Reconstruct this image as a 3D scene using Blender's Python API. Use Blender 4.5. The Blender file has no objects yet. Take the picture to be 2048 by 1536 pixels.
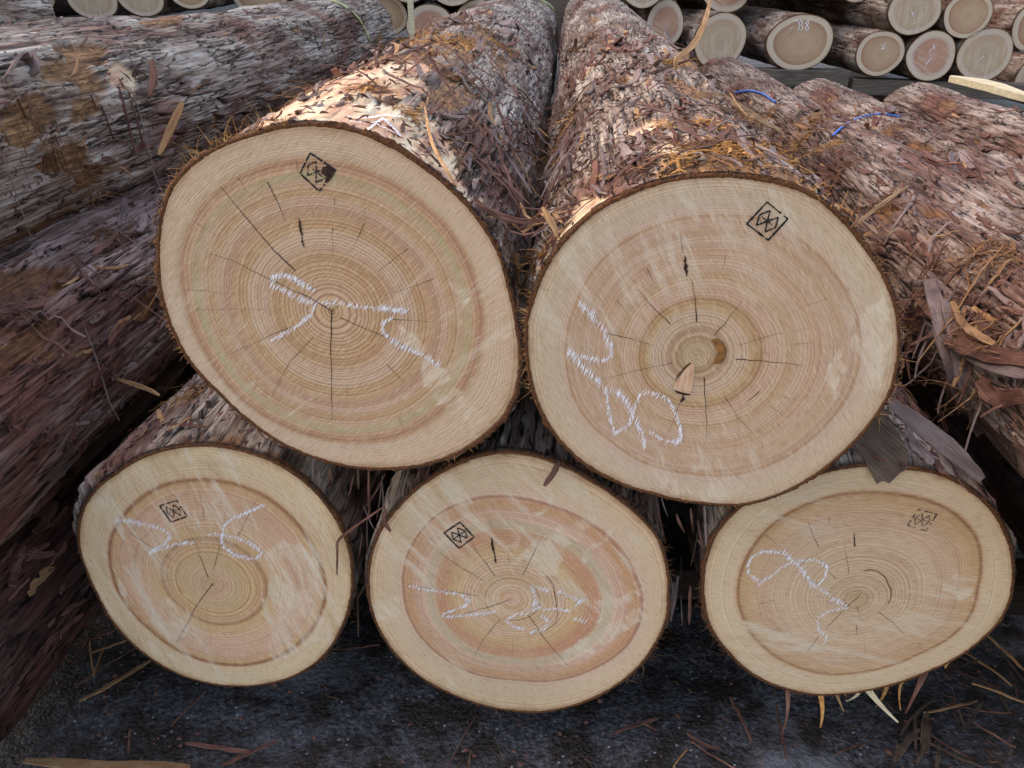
import bpy, math, random
import numpy as np
from mathutils import Vector, Matrix, Euler
R = math.radians
random.seed(7); np.random.seed(7)
scene = bpy.context.scene
COL = scene.collection

# ------------------------------------------------------------------ camera, sky, sun, exposure
CAM_H = 1.27
F_PX = 1593.0                                   # focal length for the 2048 px wide photograph
PITCH = math.atan(828 / F_PX)
YAW = R(4.0)
cam_data = bpy.data.cameras.new('camera')
cam_data.sensor_width = 36; cam_data.lens = 36 * F_PX / 2048
cam_data.clip_start = 0.02; cam_data.clip_end = 500
cam = bpy.data.objects.new('camera', cam_data); COL.objects.link(cam)
cam.location = (0, 0, CAM_H)
cam.rotation_euler = Euler((math.pi / 2 - PITCH, 0, YAW))
scene.camera = cam
CAM_M = cam.rotation_euler.to_matrix()

SUN_DIR = Vector((-0.80, 0.30, 0.76)).normalized()      # towards the sun
sun_el = math.asin(SUN_DIR.z); sun_az = math.atan2(SUN_DIR.x, SUN_DIR.y)
world = bpy.data.worlds.new('World'); scene.world = world; world.use_nodes = True
wn = world.node_tree
sky = wn.nodes.new('ShaderNodeTexSky'); sky.sky_type = 'NISHITA'; sky.sun_disc = False
sky.sun_elevation = sun_el; sky.sun_rotation = sun_az
sky.air_density = 1.0; sky.dust_density = 4.0; sky.ozone_density = 0.6
bg = wn.nodes['Background']; bg.inputs[1].default_value = 0.15
wn.links.new(sky.outputs[0], bg.inputs[0])
sl = bpy.data.lights.new('sun', 'SUN'); sl.energy = 5.0; sl.angle = R(0.5); sl.color = (1.0, 0.90, 0.76)
so = bpy.data.objects.new('sun', sl); COL.objects.link(so)
so.rotation_euler = SUN_DIR.to_track_quat('Z', 'Y').to_euler()
vs = scene.view_settings
vs.view_transform = 'Standard'; vs.look = 'None'; vs.gamma = 1; vs.use_curve_mapping = False
vs.exposure = 1.74
vs.use_white_balance = True; vs.white_balance_temperature = 7900; vs.white_balance_tint = 15
scene.cycles.use_denoising = True

# ------------------------------------------------------------------ helpers
def unproj(px, py, Y):
    """photo pixel -> point on the vertical plane y = Y"""
    d = CAM_M @ Vector(((px - 1024) / F_PX, -(py - 768) / F_PX, -1.0))
    t = Y / d.y
    return Vector((d.x * t, Y, CAM_H + d.z * t))

def ray(px, py):
    return (CAM_M @ Vector(((px - 1024) / F_PX, -(py - 768) / F_PX, -1.0))).normalized()

def srgb(r, g, b, k=1.0):
    f = lambda c: ((c / 255 + 0.055) / 1.055) ** 2.4 if c > 10 else c / 255 / 12.92
    return (f(r) * k, f(g) * k, f(b) * k, 1.0)

def link(name, me, mat=None, parent=None):
    o = bpy.data.objects.new(name, me); COL.objects.link(o)
    if mat is not None and len(me.materials) == 0: me.materials.append(mat)
    if parent is not None: o.parent = parent
    return o

def tag(o, label=None, cat=None, group=None, kind=None):
    if label: o['label'] = label
    if cat: o['category'] = cat
    if group: o['group'] = group
    if kind: o['kind'] = kind
    return o

def mesh_np(name, verts, faces, mat=None, smooth=True, attrs=None, uv=None):
    me = bpy.data.meshes.new(name)
    verts = np.asarray(verts, dtype=np.float32); nv = len(verts)
    me.vertices.add(nv); me.vertices.foreach_set('co', verts.ravel())
    faces = np.asarray(faces, dtype=np.int32); nf, k = faces.shape
    me.loops.add(nf * k); me.loops.foreach_set('vertex_index', faces.ravel())
    me.polygons.add(nf)
    me.polygons.foreach_set('loop_start', np.arange(0, nf * k, k, dtype=np.int32))
    me.polygons.foreach_set('loop_total', np.full(nf, k, dtype=np.int32))
    me.update(calc_edges=True)
    if smooth: me.polygons.foreach_set('use_smooth', np.ones(nf, dtype=bool))
    if attrs:
        for n, a in attrs.items():
            at = me.attributes.new(n, 'FLOAT', 'POINT'); at.data.foreach_set('value', np.asarray(a, dtype=np.float32).ravel())
    if uv is not None:
        l = me.uv_layers.new(name='UVMap')
        l.data.foreach_set('uv', np.asarray(uv, dtype=np.float32)[faces.ravel()].ravel())
    if mat is not None: me.materials.append(mat)
    me.validate(); return me

class MB:
    """collects verts and faces for one small mesh"""
    def __init__(s): s.v = []; s.f = []; s.uv = {}
    def ribbon(s, pts, w0, nrm, taper=True, w1=None):
        """flat double strip along pts, nrm = side direction per point or a constant"""
        n = len(pts); b = len(s.v)
        for i, p in enumerate(pts):
            t = i / (n - 1)
            w = w0 * (math.sin(math.pi * (0.08 + 0.84 * t)) ** 0.6 if taper else 1)
            d = (pts[min(i + 1, n - 1)] - pts[max(i - 1, 0)])
            side = d.cross(nrm); side = side.normalized() if side.length > 1e-9 else Vector((1, 0, 0))
            s.v += [p - side * w / 2, p + side * w / 2]
        for i in range(n - 1):
            s.f.append((b + 2 * i, b + 2 * i + 1, b + 2 * i + 3, b + 2 * i + 2))
    def tube(s, pts, r0, sides=3, r1=None):
        n = len(pts); b = len(s.v); r1 = r0 * 0.3 if r1 is None else r1
        for i, p in enumerate(pts):
            d = (pts[min(i + 1, n - 1)] - pts[max(i - 1, 0)]).normalized()
            a = d.orthogonal().normalized(); c = d.cross(a)
            r = r0 + (r1 - r0) * i / (n - 1)
            for k in range(sides):
                an = 2 * math.pi * k / sides
                s.v.append(p + (a * math.cos(an) + c * math.sin(an)) * r)
        for i in range(n - 1):
            for k in range(sides):
                k2 = (k + 1) % sides
                s.f.append((b + i * sides + k, b + i * sides + k2, b + (i + 1) * sides + k2, b + (i + 1) * sides + k))
    def slab(s, pts, ws, th, nrm):
        """solid strip (rectangular section) along pts"""
        n = len(pts); b = len(s.v)
        for i, p in enumerate(pts):
            d = (pts[min(i + 1, n - 1)] - pts[max(i - 1, 0)])
            side = d.cross(nrm).normalized(); up = side.cross(d).normalized()
            w = ws[i] / 2; al = sum((pts[q] - pts[q - 1]).length for q in range(1, i + 1))
            for q, a_ in enumerate((-w, w, w * .9, -w * .9)): s.uv[b + 4 * i + q] = (a_ * (1 if q < 2 else 1.1) + b * .013, al + b * .37)
            s.v += [p - side * w, p + side * w, p + side * w * .92 + up * th, p - side * w * .92 + up * th * .8]
        for i in range(n - 1):
            for k in range(4):
                k2 = (k + 1) % 4
                s.f.append((b + 4 * i + k, b + 4 * i + k2, b + 4 * i + 4 + k2, b + 4 * i + 4 + k))
        s.f.append((b, b + 3, b + 2, b + 1)); e = b + 4 * (n - 1); s.f.append((e, e + 1, e + 2, e + 3))
    def box(s, c, sx, sy, sz, rot=None):
        b = len(s.v)
        for x in (-1, 1):
            for y in (-1, 1):
                for z in (-1, 1):
                    p = Vector((x * sx / 2, y * sy / 2, z * sz / 2))
                    if rot is not None: p = rot @ p
                    s.v.append(Vector(c) + p)
        for q in ((0, 1, 3, 2), (4, 6, 7, 5), (0, 4, 5, 1), (2, 3, 7, 6), (0, 2, 6, 4), (1, 5, 7, 3)):
            s.f.append(tuple(b + i for i in q))
    def mesh(s, name, mat=None, smooth=False):
        me = bpy.data.meshes.new(name); me.from_pydata([tuple(v) for v in s.v], [], s.f); me.update()
        if s.uv:
            l = me.uv_layers.new(name='UVMap')
            for lp in me.loops: l.data[lp.index].uv = s.uv.get(lp.vertex_index, (0, 0))
        if smooth: me.polygons.foreach_set('use_smooth', [True] * len(me.polygons))
        if mat: me.materials.append(mat)
        return me
    def build(s, name, mat, parent=None, smooth=False):
        return link(name, s.mesh(name, mat, smooth), None, parent)

# ---- numpy noise
def _hash(ix, iy, s):
    n = (ix.astype(np.int64) * 374761393 + iy.astype(np.int64) * 668265263 + s * 1442695041) & 0xffffffff
    n = ((n ^ (n >> 13)) * 1274126177) & 0xffffffff
    n = (n ^ (n >> 16)) & 0xffffffff
    n = (n * 2246822519) & 0xffffffff
    return ((n ^ (n >> 15)) & 0xffffff) / float(0xffffff)
def vnoise(x, y, s=0):
    ix = np.floor(x); iy = np.floor(y); fx = x - ix; fy = y - iy
    fx = fx * fx * (3 - 2 * fx); fy = fy * fy * (3 - 2 * fy)
    a = _hash(ix, iy, s); b = _hash(ix + 1, iy, s); c = _hash(ix, iy + 1, s); d = _hash(ix + 1, iy + 1, s)
    return (a + (b - a) * fx) * (1 - fy) + (c + (d - c) * fx) * fy
def fbm(x, y, s=0, o=4):
    t = 0; a = .5; n = 0
    for i in range(o):
        t = t + a * vnoise(x, y, s + i * 17); n += a; a *= .5; x = x * 2.03 + 3.1; y = y * 2.03 + 1.7
    return t / n
def worley(x, y, s=0, jit=.9):
    ix = np.floor(x); iy = np.floor(y)
    F1 = np.full(x.shape, 9.); F2 = np.full(x.shape, 9.); cid = np.zeros(x.shape); dx1 = np.zeros(x.shape); dy1 = np.zeros(x.shape)
    for i in (-1, 0, 1):
        for j in (-1, 0, 1):
            cx = ix + i; cy = iy + j
            px = cx + .5 + (_hash(cx, cy, s) - .5) * jit; py = cy + .5 + (_hash(cx, cy, s + 5) - .5) * jit
            ddx = x - px; ddy = y - py; d = np.sqrt(ddx * ddx + ddy * ddy)
            m = d < F1
            F2 = np.where(m, F1, np.minimum(F2, d))
            cid = np.where(m, _hash(cx, cy, s + 9), cid); dx1 = np.where(m, ddx, dx1); dy1 = np.where(m, ddy, dy1)
            F1 = np.where(m, d, F1)
    return F1, F2, cid, dx1, dy1
def sstep(a, b, x):
    t = np.clip((x - a) / (b - a), 0, 1); return t * t * (3 - 2 * t)

# ------------------------------------------------------------------ materials
class NT:
    def __init__(s, name):
        s.m = bpy.data.materials.new(name); s.m.use_nodes = True; s.t = s.m.node_tree
        s.b = s.t.nodes['Principled BSDF']
    def n(s, typ, **kw):
        nd = s.t.nodes.new('ShaderNode' + typ)
        for k, v in kw.items():
            if k.startswith('i_'): nd.inputs[k[2:].replace('_', ' ')].default_value = v
            else: setattr(nd, k, v)
        return nd
    def L(s, a, b): s.t.links.new(a, b)
    def attr(s, name): return s.n('Attribute', attribute_name=name).outputs['Fac']
    def math(s, op, a, b=None, c=None, clamp=False):
        nd = s.n('Math', operation=op, use_clamp=clamp)
        for i, v in enumerate((a, b, c)):
            if v is None: continue
            if isinstance(v, (int, float)): nd.inputs[i].default_value = v
            else: s.L(v, nd.inputs[i])
        return nd.outputs[0]
    def mix(s, fac, a, b, blend='MIX'):
        nd = s.n('Mix', data_type='RGBA', blend_type=blend)
        for i, v in ((0, fac), (6, a), (7, b)):
            if isinstance(v, (int, float)): nd.inputs[i].default_value = v
            elif isinstance(v, tuple): nd.inputs[i].default_value = v
            else: s.L(v, nd.inputs[i])
        return nd.outputs[2]
    def ramp(s, fac, stops, interp='LINEAR'):
        nd = s.n('ValToRGB'); cr = nd.color_ramp; cr.interpolation = interp
        while len(cr.elements) > 1: cr.elements.remove(cr.elements[0])
        cr.elements[0].position = stops[0][0]; cr.elements[0].color = stops[0][1]
        for p, c in stops[1:]:
            e = cr.elements.new(p); e.color = c
        s.L(fac, nd.inputs[0]); return nd.outputs[0]
    def step(s, x, lo, hi, o0=0.0, o1=1.0):
        nd = s.n('MapRange', interpolation_type='SMOOTHSTEP')
        nd.inputs[1].default_value = lo; nd.inputs[2].default_value = hi; nd.inputs[3].default_value = o0; nd.inputs[4].default_value = o1
        s.L(x, nd.inputs[0]); return nd.outputs[0]
    def noise(s, vec, scale, detail=3, rough=.55, stretch=None, rot=None, loc=None, dist=0):
        if vec is None: vec = s.n('TexCoord').outputs['Object']
        if stretch or rot or loc:
            mp = s.n('Mapping')
            mp.inputs['Scale'].default_value = stretch or (1, 1, 1)
            mp.inputs['Location'].default_value = loc or (0, 0, 0)
            if rot:
                mp2 = s.n('Mapping'); mp2.inputs['Rotation'].default_value = rot; s.L(vec, mp2.inputs[0]); vec = mp2.outputs[0]
            s.L(vec, mp.inputs[0]); vec = mp.outputs[0]
        nd = s.n('TexNoise'); nd.inputs['Scale'].default_value = scale; nd.inputs['Detail'].default_value = detail
        nd.inputs['Roughness'].default_value = rough; nd.inputs['Distortion'].default_value = dist
        s.L(vec, nd.inputs['Vector']); return nd.outputs['Fac']
    def bump(s, h, strength, dist, prev=None):
        nd = s.n('Bump'); nd.inputs['Strength'].default_value = strength; nd.inputs['Distance'].default_value = dist
        s.L(h, nd.inputs['Height'])
        if prev is not None: s.L(prev, nd.inputs['Normal'])
        return nd.outputs[0]

def bark_material(name, tint=(1, 1, 1), warm=0.0):
    m = NT(name)
    uv = m.n('UVMap', uv_map='UVMap').outputs[0]
    rnd = m.attr('rnd'); crack = m.attr('crack'); peel = m.attr('peel'); pale = m.attr('pale')
    n1 = m.noise(uv, 1, 5, .62, stretch=(13, 2.4, 1))
    n2 = m.noise(uv, 1, 5, .65, stretch=(230, 8, 1))       # fine fibres along the stem
    n3 = m.noise(uv, 1, 3, .6, stretch=(90, 30, 1))
    n4 = m.noise(uv, 1, 3, .5, stretch=(5, 2, 1), loc=(3, 7, 0))
    f = m.math('ADD', m.math('MULTIPLY', rnd, .20), m.math('MULTIPLY', n1, .80))
    f = m.math('ADD', f, m.math('MULTIPLY', m.math('SUBTRACT', n2, .5), .80))
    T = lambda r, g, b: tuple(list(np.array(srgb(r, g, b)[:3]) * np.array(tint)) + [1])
    base = m.ramp(f, [(.20, T(58, 43, 37)), (.34, T(104, 84, 74)), (.46, T(145, 127, 115)), (.58, T(178, 166, 154)), (.74, T(214, 208, 196))])
    red = m.ramp(f, [(.25, T(62, 38, 33)), (.5, T(118, 80, 68)), (.75, T(164, 124, 106))])
    base = m.mix(m.math('ADD', m.step(n4, .46 - warm, .66 - warm), m.step(n3, .70, .80), clamp=True), base, red)
    # short splits and curled edges
    mp = m.n('Mapping'); mp.inputs['Scale'].default_value = (58, 7, 1)
    wv = m.n('Mix', data_type='VECTOR'); wv.inputs[0].default_value = .5
    m.L(uv, mp.inputs[0])
    vo = m.n('TexVoronoi', feature='DISTANCE_TO_EDGE'); vo.inputs['Scale'].default_value = 1
    nz = m.n('TexNoise'); nz.inputs['Scale'].default_value = 1.3; nz.inputs['Detail'].default_value = 3
    m.L(mp.outputs[0], nz.inputs['Vector'])
    va = m.n('VectorMath', operation='ADD'); m.L(mp.outputs[0], va.inputs[0]); m.L(nz.outputs['Color'], va.inputs[1]); m.L(va.outputs[0], vo.inputs['Vector'])
    split = m.math('MULTIPLY', m.step(vo.outputs['Distance'], .02, .09, 1, 0), m.step(m.noise(uv, 1, 3, .6, stretch=(36, 14, 1), loc=(9, 2, 0)), .55, .61))
    rn = m.noise(uv, 1, 5, .62, stretch=(24, 1.7, 1), loc=(2, 5, 0), dist=.35)
    line = m.step(m.math('ABSOLUTE', m.math('SUBTRACT', rn, .5)), .003, .014, 1, 0)
    line = m.math('MULTIPLY', line, m.step(m.noise(uv, 1, 3, .6, stretch=(12, 3, 1), loc=(1, 9, 0)), .42, .50))
    split = m.math('MAXIMUM', split, line)
    split = m.math('MULTIPLY', split, m.math('SUBTRACT', 1, m.math('MULTIPLY', pale, .9)))
    base = m.mix(m.math('MULTIPLY', split, .9), base, T(22, 14, 13))
    # torn places: inner fibres
    inner = m.ramp(m.math('ADD', m.math('MULTIPLY', n2, .6), m.math('MULTIPLY', n3, .4)), [(.30, T(58, 38, 29)), (.45, T(118, 84, 58)), (.58, T(166, 126, 88)), (.74, T(208, 172, 128))])
    base = m.mix(peel, base, inner)
    smooth_ = m.ramp(m.noise(uv, 1, 3, .5, stretch=(30, 9, 1)), [(.34, T(188, 140, 116)), (.46, T(216, 178, 150)), (.56, T(230, 206, 172)), (.66, T(240, 226, 200))])
    base = m.mix(pale, base, smooth_)
    base = m.mix(m.math('MULTIPLY', crack, .92), base, T(38, 24, 21))
    m.L(base, m.b.inputs['Base Color'])
    m.b.inputs['Roughness'].default_value = .78
    m.b.inputs['Specular IOR Level'].default_value = .3
    h = m.math('ADD', m.math('MULTIPLY', n2, .6), m.math('MULTIPLY', n3, .5))
    b1 = m.bump(h, .9, .0045)
    b2 = m.bump(m.math('MULTIPLY', split, -1), .9, .004, b1)
    m.L(b2, m.b.inputs['Normal'])
    return m.m

def wood_material(name, stops, seed, blotch_rot, ring_n=46, ring_amp=.5, blotch=.6, fine=1.0, gain=1.06, hline=.22):
    m = NT(name)
    co = m.n('TexCoord').outputs['Object']
    ring = m.attr('ring')
    wob = m.noise(co, 5, 2, .5, loc=(seed, 0, 0))
    wob2 = m.noise(co, 28, 2, .5, loc=(seed + 4, 0, 0))
    r = m.math('ADD', ring, m.math('MULTIPLY', m.math('SUBTRACT', wob, .5), .035))
    r = m.math('ADD', r, m.math('MULTIPLY', m.math('SUBTRACT', wob2, .5), .006))
    base = m.ramp(r, [(p, srgb(*[v * min(gain, 240 / max(c)) * (1 if q < 2 else .985) for q, v in enumerate(c)])) for p, c in stops])
    # irregular bands that vary round the stem
    sep = m.n('SeparateXYZ'); m.L(co, sep.inputs[0])
    cmb = m.n('CombineXYZ'); m.L(m.math('MULTIPLY', r, 26), cmb.inputs[0]); m.L(m.math('MULTIPLY', sep.outputs[0], 5), cmb.inputs[1]); m.L(m.math('MULTIPLY', sep.outputs[2], 5), cmb.inputs[2])
    band = m.noise(cmb.outputs[0], 1, 6, .72, loc=(seed, seed, 0))
    heart = m.step(r, .78, .82, 1, 0)
    base = m.mix(m.math('MULTIPLY', m.math('MULTIPLY', m.step(band, .50, .66), heart), .34), base, srgb(176, 126, 94), 'MIX')
    base = m.mix(m.math('MULTIPLY', m.step(band, .46, .30), .35), base, srgb(205, 186, 150), 'MIX')
    vary = m.noise(co, 2.6, 3, .6, loc=(seed * 2, 0, 0))
    base = m.mix(m.step(vary, .40, .66, .03, .42), base, m.mix(m.step(r, .79, .82), srgb(204, 172, 138), srgb(212, 188, 152)))
    # growth rings
    n1d = m.n('TexNoise', noise_dimensions='1D'); n1d.inputs['Scale'].default_value = 1; n1d.inputs['Detail'].default_value = 2
    m.L(m.math('ADD', m.math('MULTIPLY', r, 9), seed), n1d.inputs['W'])
    ph = m.math('ADD', m.math('MULTIPLY', m.math('POWER', m.math('MAXIMUM', r, .0001), 1.3), ring_n * 1.35), m.math('MULTIPLY', n1d.outputs[0], 5))
    fr = m.math('FRACT', ph)
    late = m.math('POWER', fr, 2.2)
    late = m.math('MULTIPLY', late, m.step(fr, .93, 1.0, 1, 0))
    amp = m.math('MULTIPLY', m.step(r, .15, .80, 1.1, .72), m.math('ADD', .35, m.noise(co, 7, 2, .5, loc=(0, 0, seed))))
    base = m.mix(m.math('MULTIPLY', m.math('MULTIPLY', late, amp), ring_amp * 1.3), base, srgb(122, 80, 46))
    ph2 = m.math('FRACT', m.math('MULTIPLY', ph, 2.7))
    base = m.mix(m.math('MULTIPLY', m.math('MULTIPLY', ph2, m.step(r, .4, .7)), .20 * fine), base, srgb(150, 108, 68))
    hl = m.math('MULTIPLY', m.step(r, .770, .790), m.step(r, .793, .803, 1, 0))
    base = m.mix(m.math('MULTIPLY', m.math('MULTIPLY', hl, m.step(m.noise(co, 4, 3, .6, loc=(seed, 8, 0)), .30, .55, .35, 1.0)), hline), base, srgb(140, 84, 54))
    # saw marks: pale fuzzy places in the direction of the cut
    bl = m.noise(co, 1, 5, .68, stretch=(5, 1, 34), rot=(0, blotch_rot, 0), loc=(seed, 0, 1.5), dist=.7)
    bl2 = m.noise(co, 3.2, 2, .5, loc=(seed + 2, 0, 0))
    base = m.mix(m.math('MULTIPLY', m.math('MULTIPLY', m.step(bl, .50, .63), m.step(bl2, .46, .58)), blotch), base, srgb(226, 212, 190))
    base = m.mix(m.math('MULTIPLY', m.math('MULTIPLY', m.step(bl, .48, .34), m.step(bl2, .5, .62)), blotch * .45), base, srgb(172, 132, 94))
    fzz = m.math('MULTIPLY', m.attr('fuzz'), m.step(m.noise(co, 1, 4, .65, stretch=(14, 1, 60), rot=(0, blotch_rot, 0)), .36, .64))
    base = m.mix(m.math('MULTIPLY', fzz, .68), base, srgb(232, 219, 196))
    # saw lines and pores
    fuzz = m.noise(co, 1, 3, .6, stretch=(60, 1, 420), rot=(0, blotch_rot + .1, 0))
    base = m.mix(m.math('MULTIPLY', m.step(fuzz, .50, .70), .36), base, srgb(230, 214, 182))
    base = m.mix(m.math('MULTIPLY', m.step(fuzz, .50, .30), .32), base, srgb(146, 110, 74))
    sp = m.noise(co, 520, 2, .6)
    base = m.mix(m.math('MULTIPLY', m.step(sp, .67, .74), .55), base, srgb(235, 225, 205))
    base = m.mix(m.math('MULTIPLY', m.step(sp, .33, .27), .35), base, srgb(120, 88, 60))
    # brown stain creeping in from the bark
    ed = m.math('ADD', ring, m.math('MULTIPLY', m.math('SUBTRACT', m.noise(co, 14, 4, .7, loc=(seed, 3, 0)), .5), .12))
    base = m.mix(m.math('MULTIPLY', m.step(ed, .945, 1.03), .8), base, srgb(146, 98, 54))
    ed2 = m.math('ADD', ring, m.math('MULTIPLY', m.math('SUBTRACT', m.noise(co, 60, 3, .7), .5), .03))
    base = m.mix(m.math('MULTIPLY', m.step(ed2, .982, 1.0), .9), base, srgb(84, 48, 26))
    m.L(base, m.b.inputs['Base Color'])
    m.L(m.step(bl2, .3, .7, .62, .42), m.b.inputs['Roughness'])
    m.b.inputs['Specular IOR Level'].default_value = .35
    h = m.math('ADD', m.math('MULTIPLY', fuzz, .7), m.math('ADD', m.math('MULTIPLY', late, -.25), m.math('MULTIPLY', sp, .4)))
    m.L(m.bump(h, .6, .0025), m.b.inputs['Normal'])
    return m.m

def strip_mat(name, dark, mid, light, obj_var=.6, k=1.0):
    m = NT(name); uv = m.n('UVMap', uv_map='UVMap').outputs[0]
    oi = m.n('ObjectInfo'); ad = m.n('VectorMath', operation='ADD'); cb = m.n('CombineXYZ')
    m.L(m.math('MULTIPLY', oi.outputs['Random'], 3.7), cb.inputs[0]); m.L(uv, ad.inputs[0]); m.L(cb.outputs[0], ad.inputs[1])
    n1 = m.noise(ad.outputs[0], 1, 4, .65, stretch=(700 * k, 16 * k, 1)); n2 = m.noise(ad.outputs[0], 1, 3, .5, stretch=(60 * k, 25 * k, 1))
    f = m.math('ADD', m.math('MULTIPLY', n1, .65), m.math('MULTIPLY', n2, .35))
    col = m.ramp(f, [(.30, srgb(*dark)), (.48, srgb(*mid)), (.68, srgb(*light))])
    hs = m.n('HueSaturation'); m.L(m.math('ADD', 1 - obj_var / 2, m.math('MULTIPLY', oi.outputs['Random'], obj_var)), hs.inputs['Value']); m.L(col, hs.inputs['Color'])
    m.L(hs.outputs[0], m.b.inputs['Base Color']); m.b.inputs['Roughness'].default_value = .75; m.b.inputs['Specular IOR Level'].default_value = .3
    m.L(m.bump(n1, .8, .0015), m.b.inputs['Normal']); return m.m

def plain(name, c, rough=.7, var=.35, scale=(60, 60, 60), bump=.4, spec=.3, c2=None, obj_var=0):
    m = NT(name)
    n = m.noise(None, 1, 4, .6, stretch=scale)
    c2 = c2 or tuple(max(0, int(x * (1 - var))) for x in c)
    col = m.ramp(n, [(.3, srgb(*c2)), (.65, srgb(*c))])
    if obj_var:
        oi = m.n('ObjectInfo'); hs = m.n('HueSaturation'); m.L(m.math('ADD', 1 - obj_var / 2, m.math('MULTIPLY', oi.outputs['Random'], obj_var)), hs.inputs['Value'])
        m.L(col, hs.inputs['Color']); col = hs.outputs[0]
    m.L(col, m.b.inputs['Base Color']); m.b.inputs['Roughness'].default_value = rough
    m.b.inputs['Specular IOR Level'].default_value = spec
    if bump: m.L(m.bump(n, bump, .003), m.b.inputs['Normal'])
    return m.m

M = {}
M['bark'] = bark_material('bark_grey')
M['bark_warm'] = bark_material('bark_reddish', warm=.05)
M['bark_wet_shade'] = bark_material('bark_damp_shade', tint=(.36, .29, .30), warm=.06)  # damp bark; the tint also holds the shade on low and rear logs
M['bark_mid'] = bark_material('bark_shaded_side', tint=(.74, .62, .64), warm=.02)  # darker bark copy, shade of the left log put into its tint
M['rim'] = plain('rim_bark', (118, 74, 44), .85, .5, (300, 300, 300), .8)
M['crack'] = plain('crack_dark', (66, 40, 28), .9, .3, (50, 50, 50), 0)
M['crack_thin'] = plain('crack_brown', (104, 70, 48), .9, .3, (50, 50, 50), 0)
M['chalk'] = plain('chalk_white', (246, 246, 250), .9, .06, (300, 300, 300), 0)
M['ink'] = plain('stamp_ink', (30, 32, 34), .6, .3, (200, 200, 200), 0)
M['ink_faint'] = plain('stamp_ink_faint', (82, 78, 70), .6, .4, (300, 300, 300), 0)
M['bruise'] = plain('bruise_dark', (70, 48, 40), .9, .5, (150, 150, 150), 0)
M['knot'] = plain('knot_wood', (222, 188, 156), .6, .12, (260, 40, 40), .3, c2=(196, 144, 112))
M['knot_brown'] = plain('knot_brown', (150, 104, 58), .7, .35, (90, 90, 90), .3)
M['fibre'] = plain('torn_fibre', (196, 150, 92), .8, .4, (90, 90, 90), 0, obj_var=.5, c2=(132, 84, 38))
M['fibre_dark'] = plain('torn_fibre_brown', (140, 100, 68), .85, .4, (90, 90, 90), 0, obj_var=.4)
M['sliver'] = strip_mat('bark_sliver', (44, 26, 22), (98, 64, 54), (150, 112, 98))
M['sliver_grey'] = strip_mat('bark_sliver_grey', (70, 54, 52), (124, 106, 102), (166, 150, 146), .5)
M['sliver_tan'] = strip_mat('bark_sliver_tan', (100, 68, 46), (160, 120, 84), (204, 168, 126), .6)
M['slab'] = strip_mat('bark_slab_inner', (46, 36, 30), (84, 68, 56), (120, 102, 86), .1, .7)
M['blue'] = plain('blue_paint', (50, 130, 240), .5, .25, (300, 300, 300), .3)
M['string'] = plain('string_pale', (206, 212, 160), .6, .15, (300, 300, 300), 0)
M['split_wood'] = plain('split_wood', (226, 212, 176), .7, .15, (8, 90, 90), .4)
M['timber'] = plain('weathered_timber', (112, 102, 92), .9, .4, (4, 90, 90), .5)
M['shed'] = plain('sun_block_cladding', (120, 124, 120), .7, .2, (3, 3, 3), .1)
M['sun_block_roof'] = plain('sun_block_roof', (86, 82, 78), .7, .2, (3, 3, 3), .1)
M['stone'] = plain('stone_chips', (112, 112, 116), .8, .5, (200, 200, 200), .3)
M['timber_dark'] = plain('dark_timber', (52, 42, 36), .9, .4, (4, 90, 90), .5)  # plain dark brown for the two bearers under the front logs
M['leaf'] = plain('dapple_tree_needles', (58, 76, 44), .7, .4, (5, 5, 5), 0)

# ------------------------------------------------------------------ ground (a yard of dark tarmac)
def ground_material():
    m = NT('tarmac')
    co = m.n('TexCoord').outputs['Object']
    a = m.noise(co, 3.2, 4, .6); b = m.noise(co, 90, 3, .7); c = m.noise(co, 11, 3, .6, loc=(4, 1, 0))
    base = m.ramp(b, [(.3, srgb(36, 35, 36)), (.5, srgb(62, 62, 65)), (.68, srgb(100, 101, 106))])
    dirt = m.ramp(b, [(.3, srgb(20, 17, 15)), (.7, srgb(52, 44, 38))])
    base = m.mix(m.step(c, .44, .60), base, dirt)
    base = m.mix(m.math('MULTIPLY', m.step(a, .55, .68), .55), base, srgb(128, 132, 138))
    v = m.n('TexVoronoi'); v.inputs['Scale'].default_value = 120; m.L(co, v.inputs['Vector'])
    sx = m.n('SeparateColor'); m.L(v.outputs['Color'], sx.inputs[0])
    grit = m.math('MULTIPLY', m.step(v.outputs['Distance'], .22, .34, 1, 0), m.step(sx.outputs[0], .955, .97))
    base = m.mix(m.math('MULTIPLY', grit, .6), base, srgb(190, 194, 204))
    m.L(base, m.b.inputs['Base Color']); m.L(m.step(b, .3, .7, .45, .8), m.b.inputs['Roughness'])
    m.L(m.bump(b, .9, .006, m.bump(v.outputs['Distance'], .5, .004)), m.b.inputs['Normal'])
    return m.m
M['ground'] = ground_material()
def ground():
    n = 200
    a = np.linspace(-1, 1, n); g = np.sign(a) * (np.abs(a) ** 3.2) * 120 + a * 2.2
    X, Y = np.meshgrid(g, g + 1.2, indexing='ij')
    Z = (fbm(X * 4, Y * 4, 3, 4) - .5) * .03 + (fbm(X * 22, Y * 22, 8, 3) - .5) * .012
    near = np.exp(-((X / 6) ** 2 + (Y / 8) ** 2)); Z = Z * near
    idx = np.arange(n * n).reshape(n, n)
    F = np.stack([idx[:-1, :-1], idx[1:, :-1], idx[1:, 1:], idx[:-1, 1:]], -1).reshape(-1, 4)
    me = mesh_np('ground', np.stack([X, Y, Z], -1).reshape(-1, 3), F, M['ground'])
    tag(link('ground', me), kind='structure')
ground()

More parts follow.
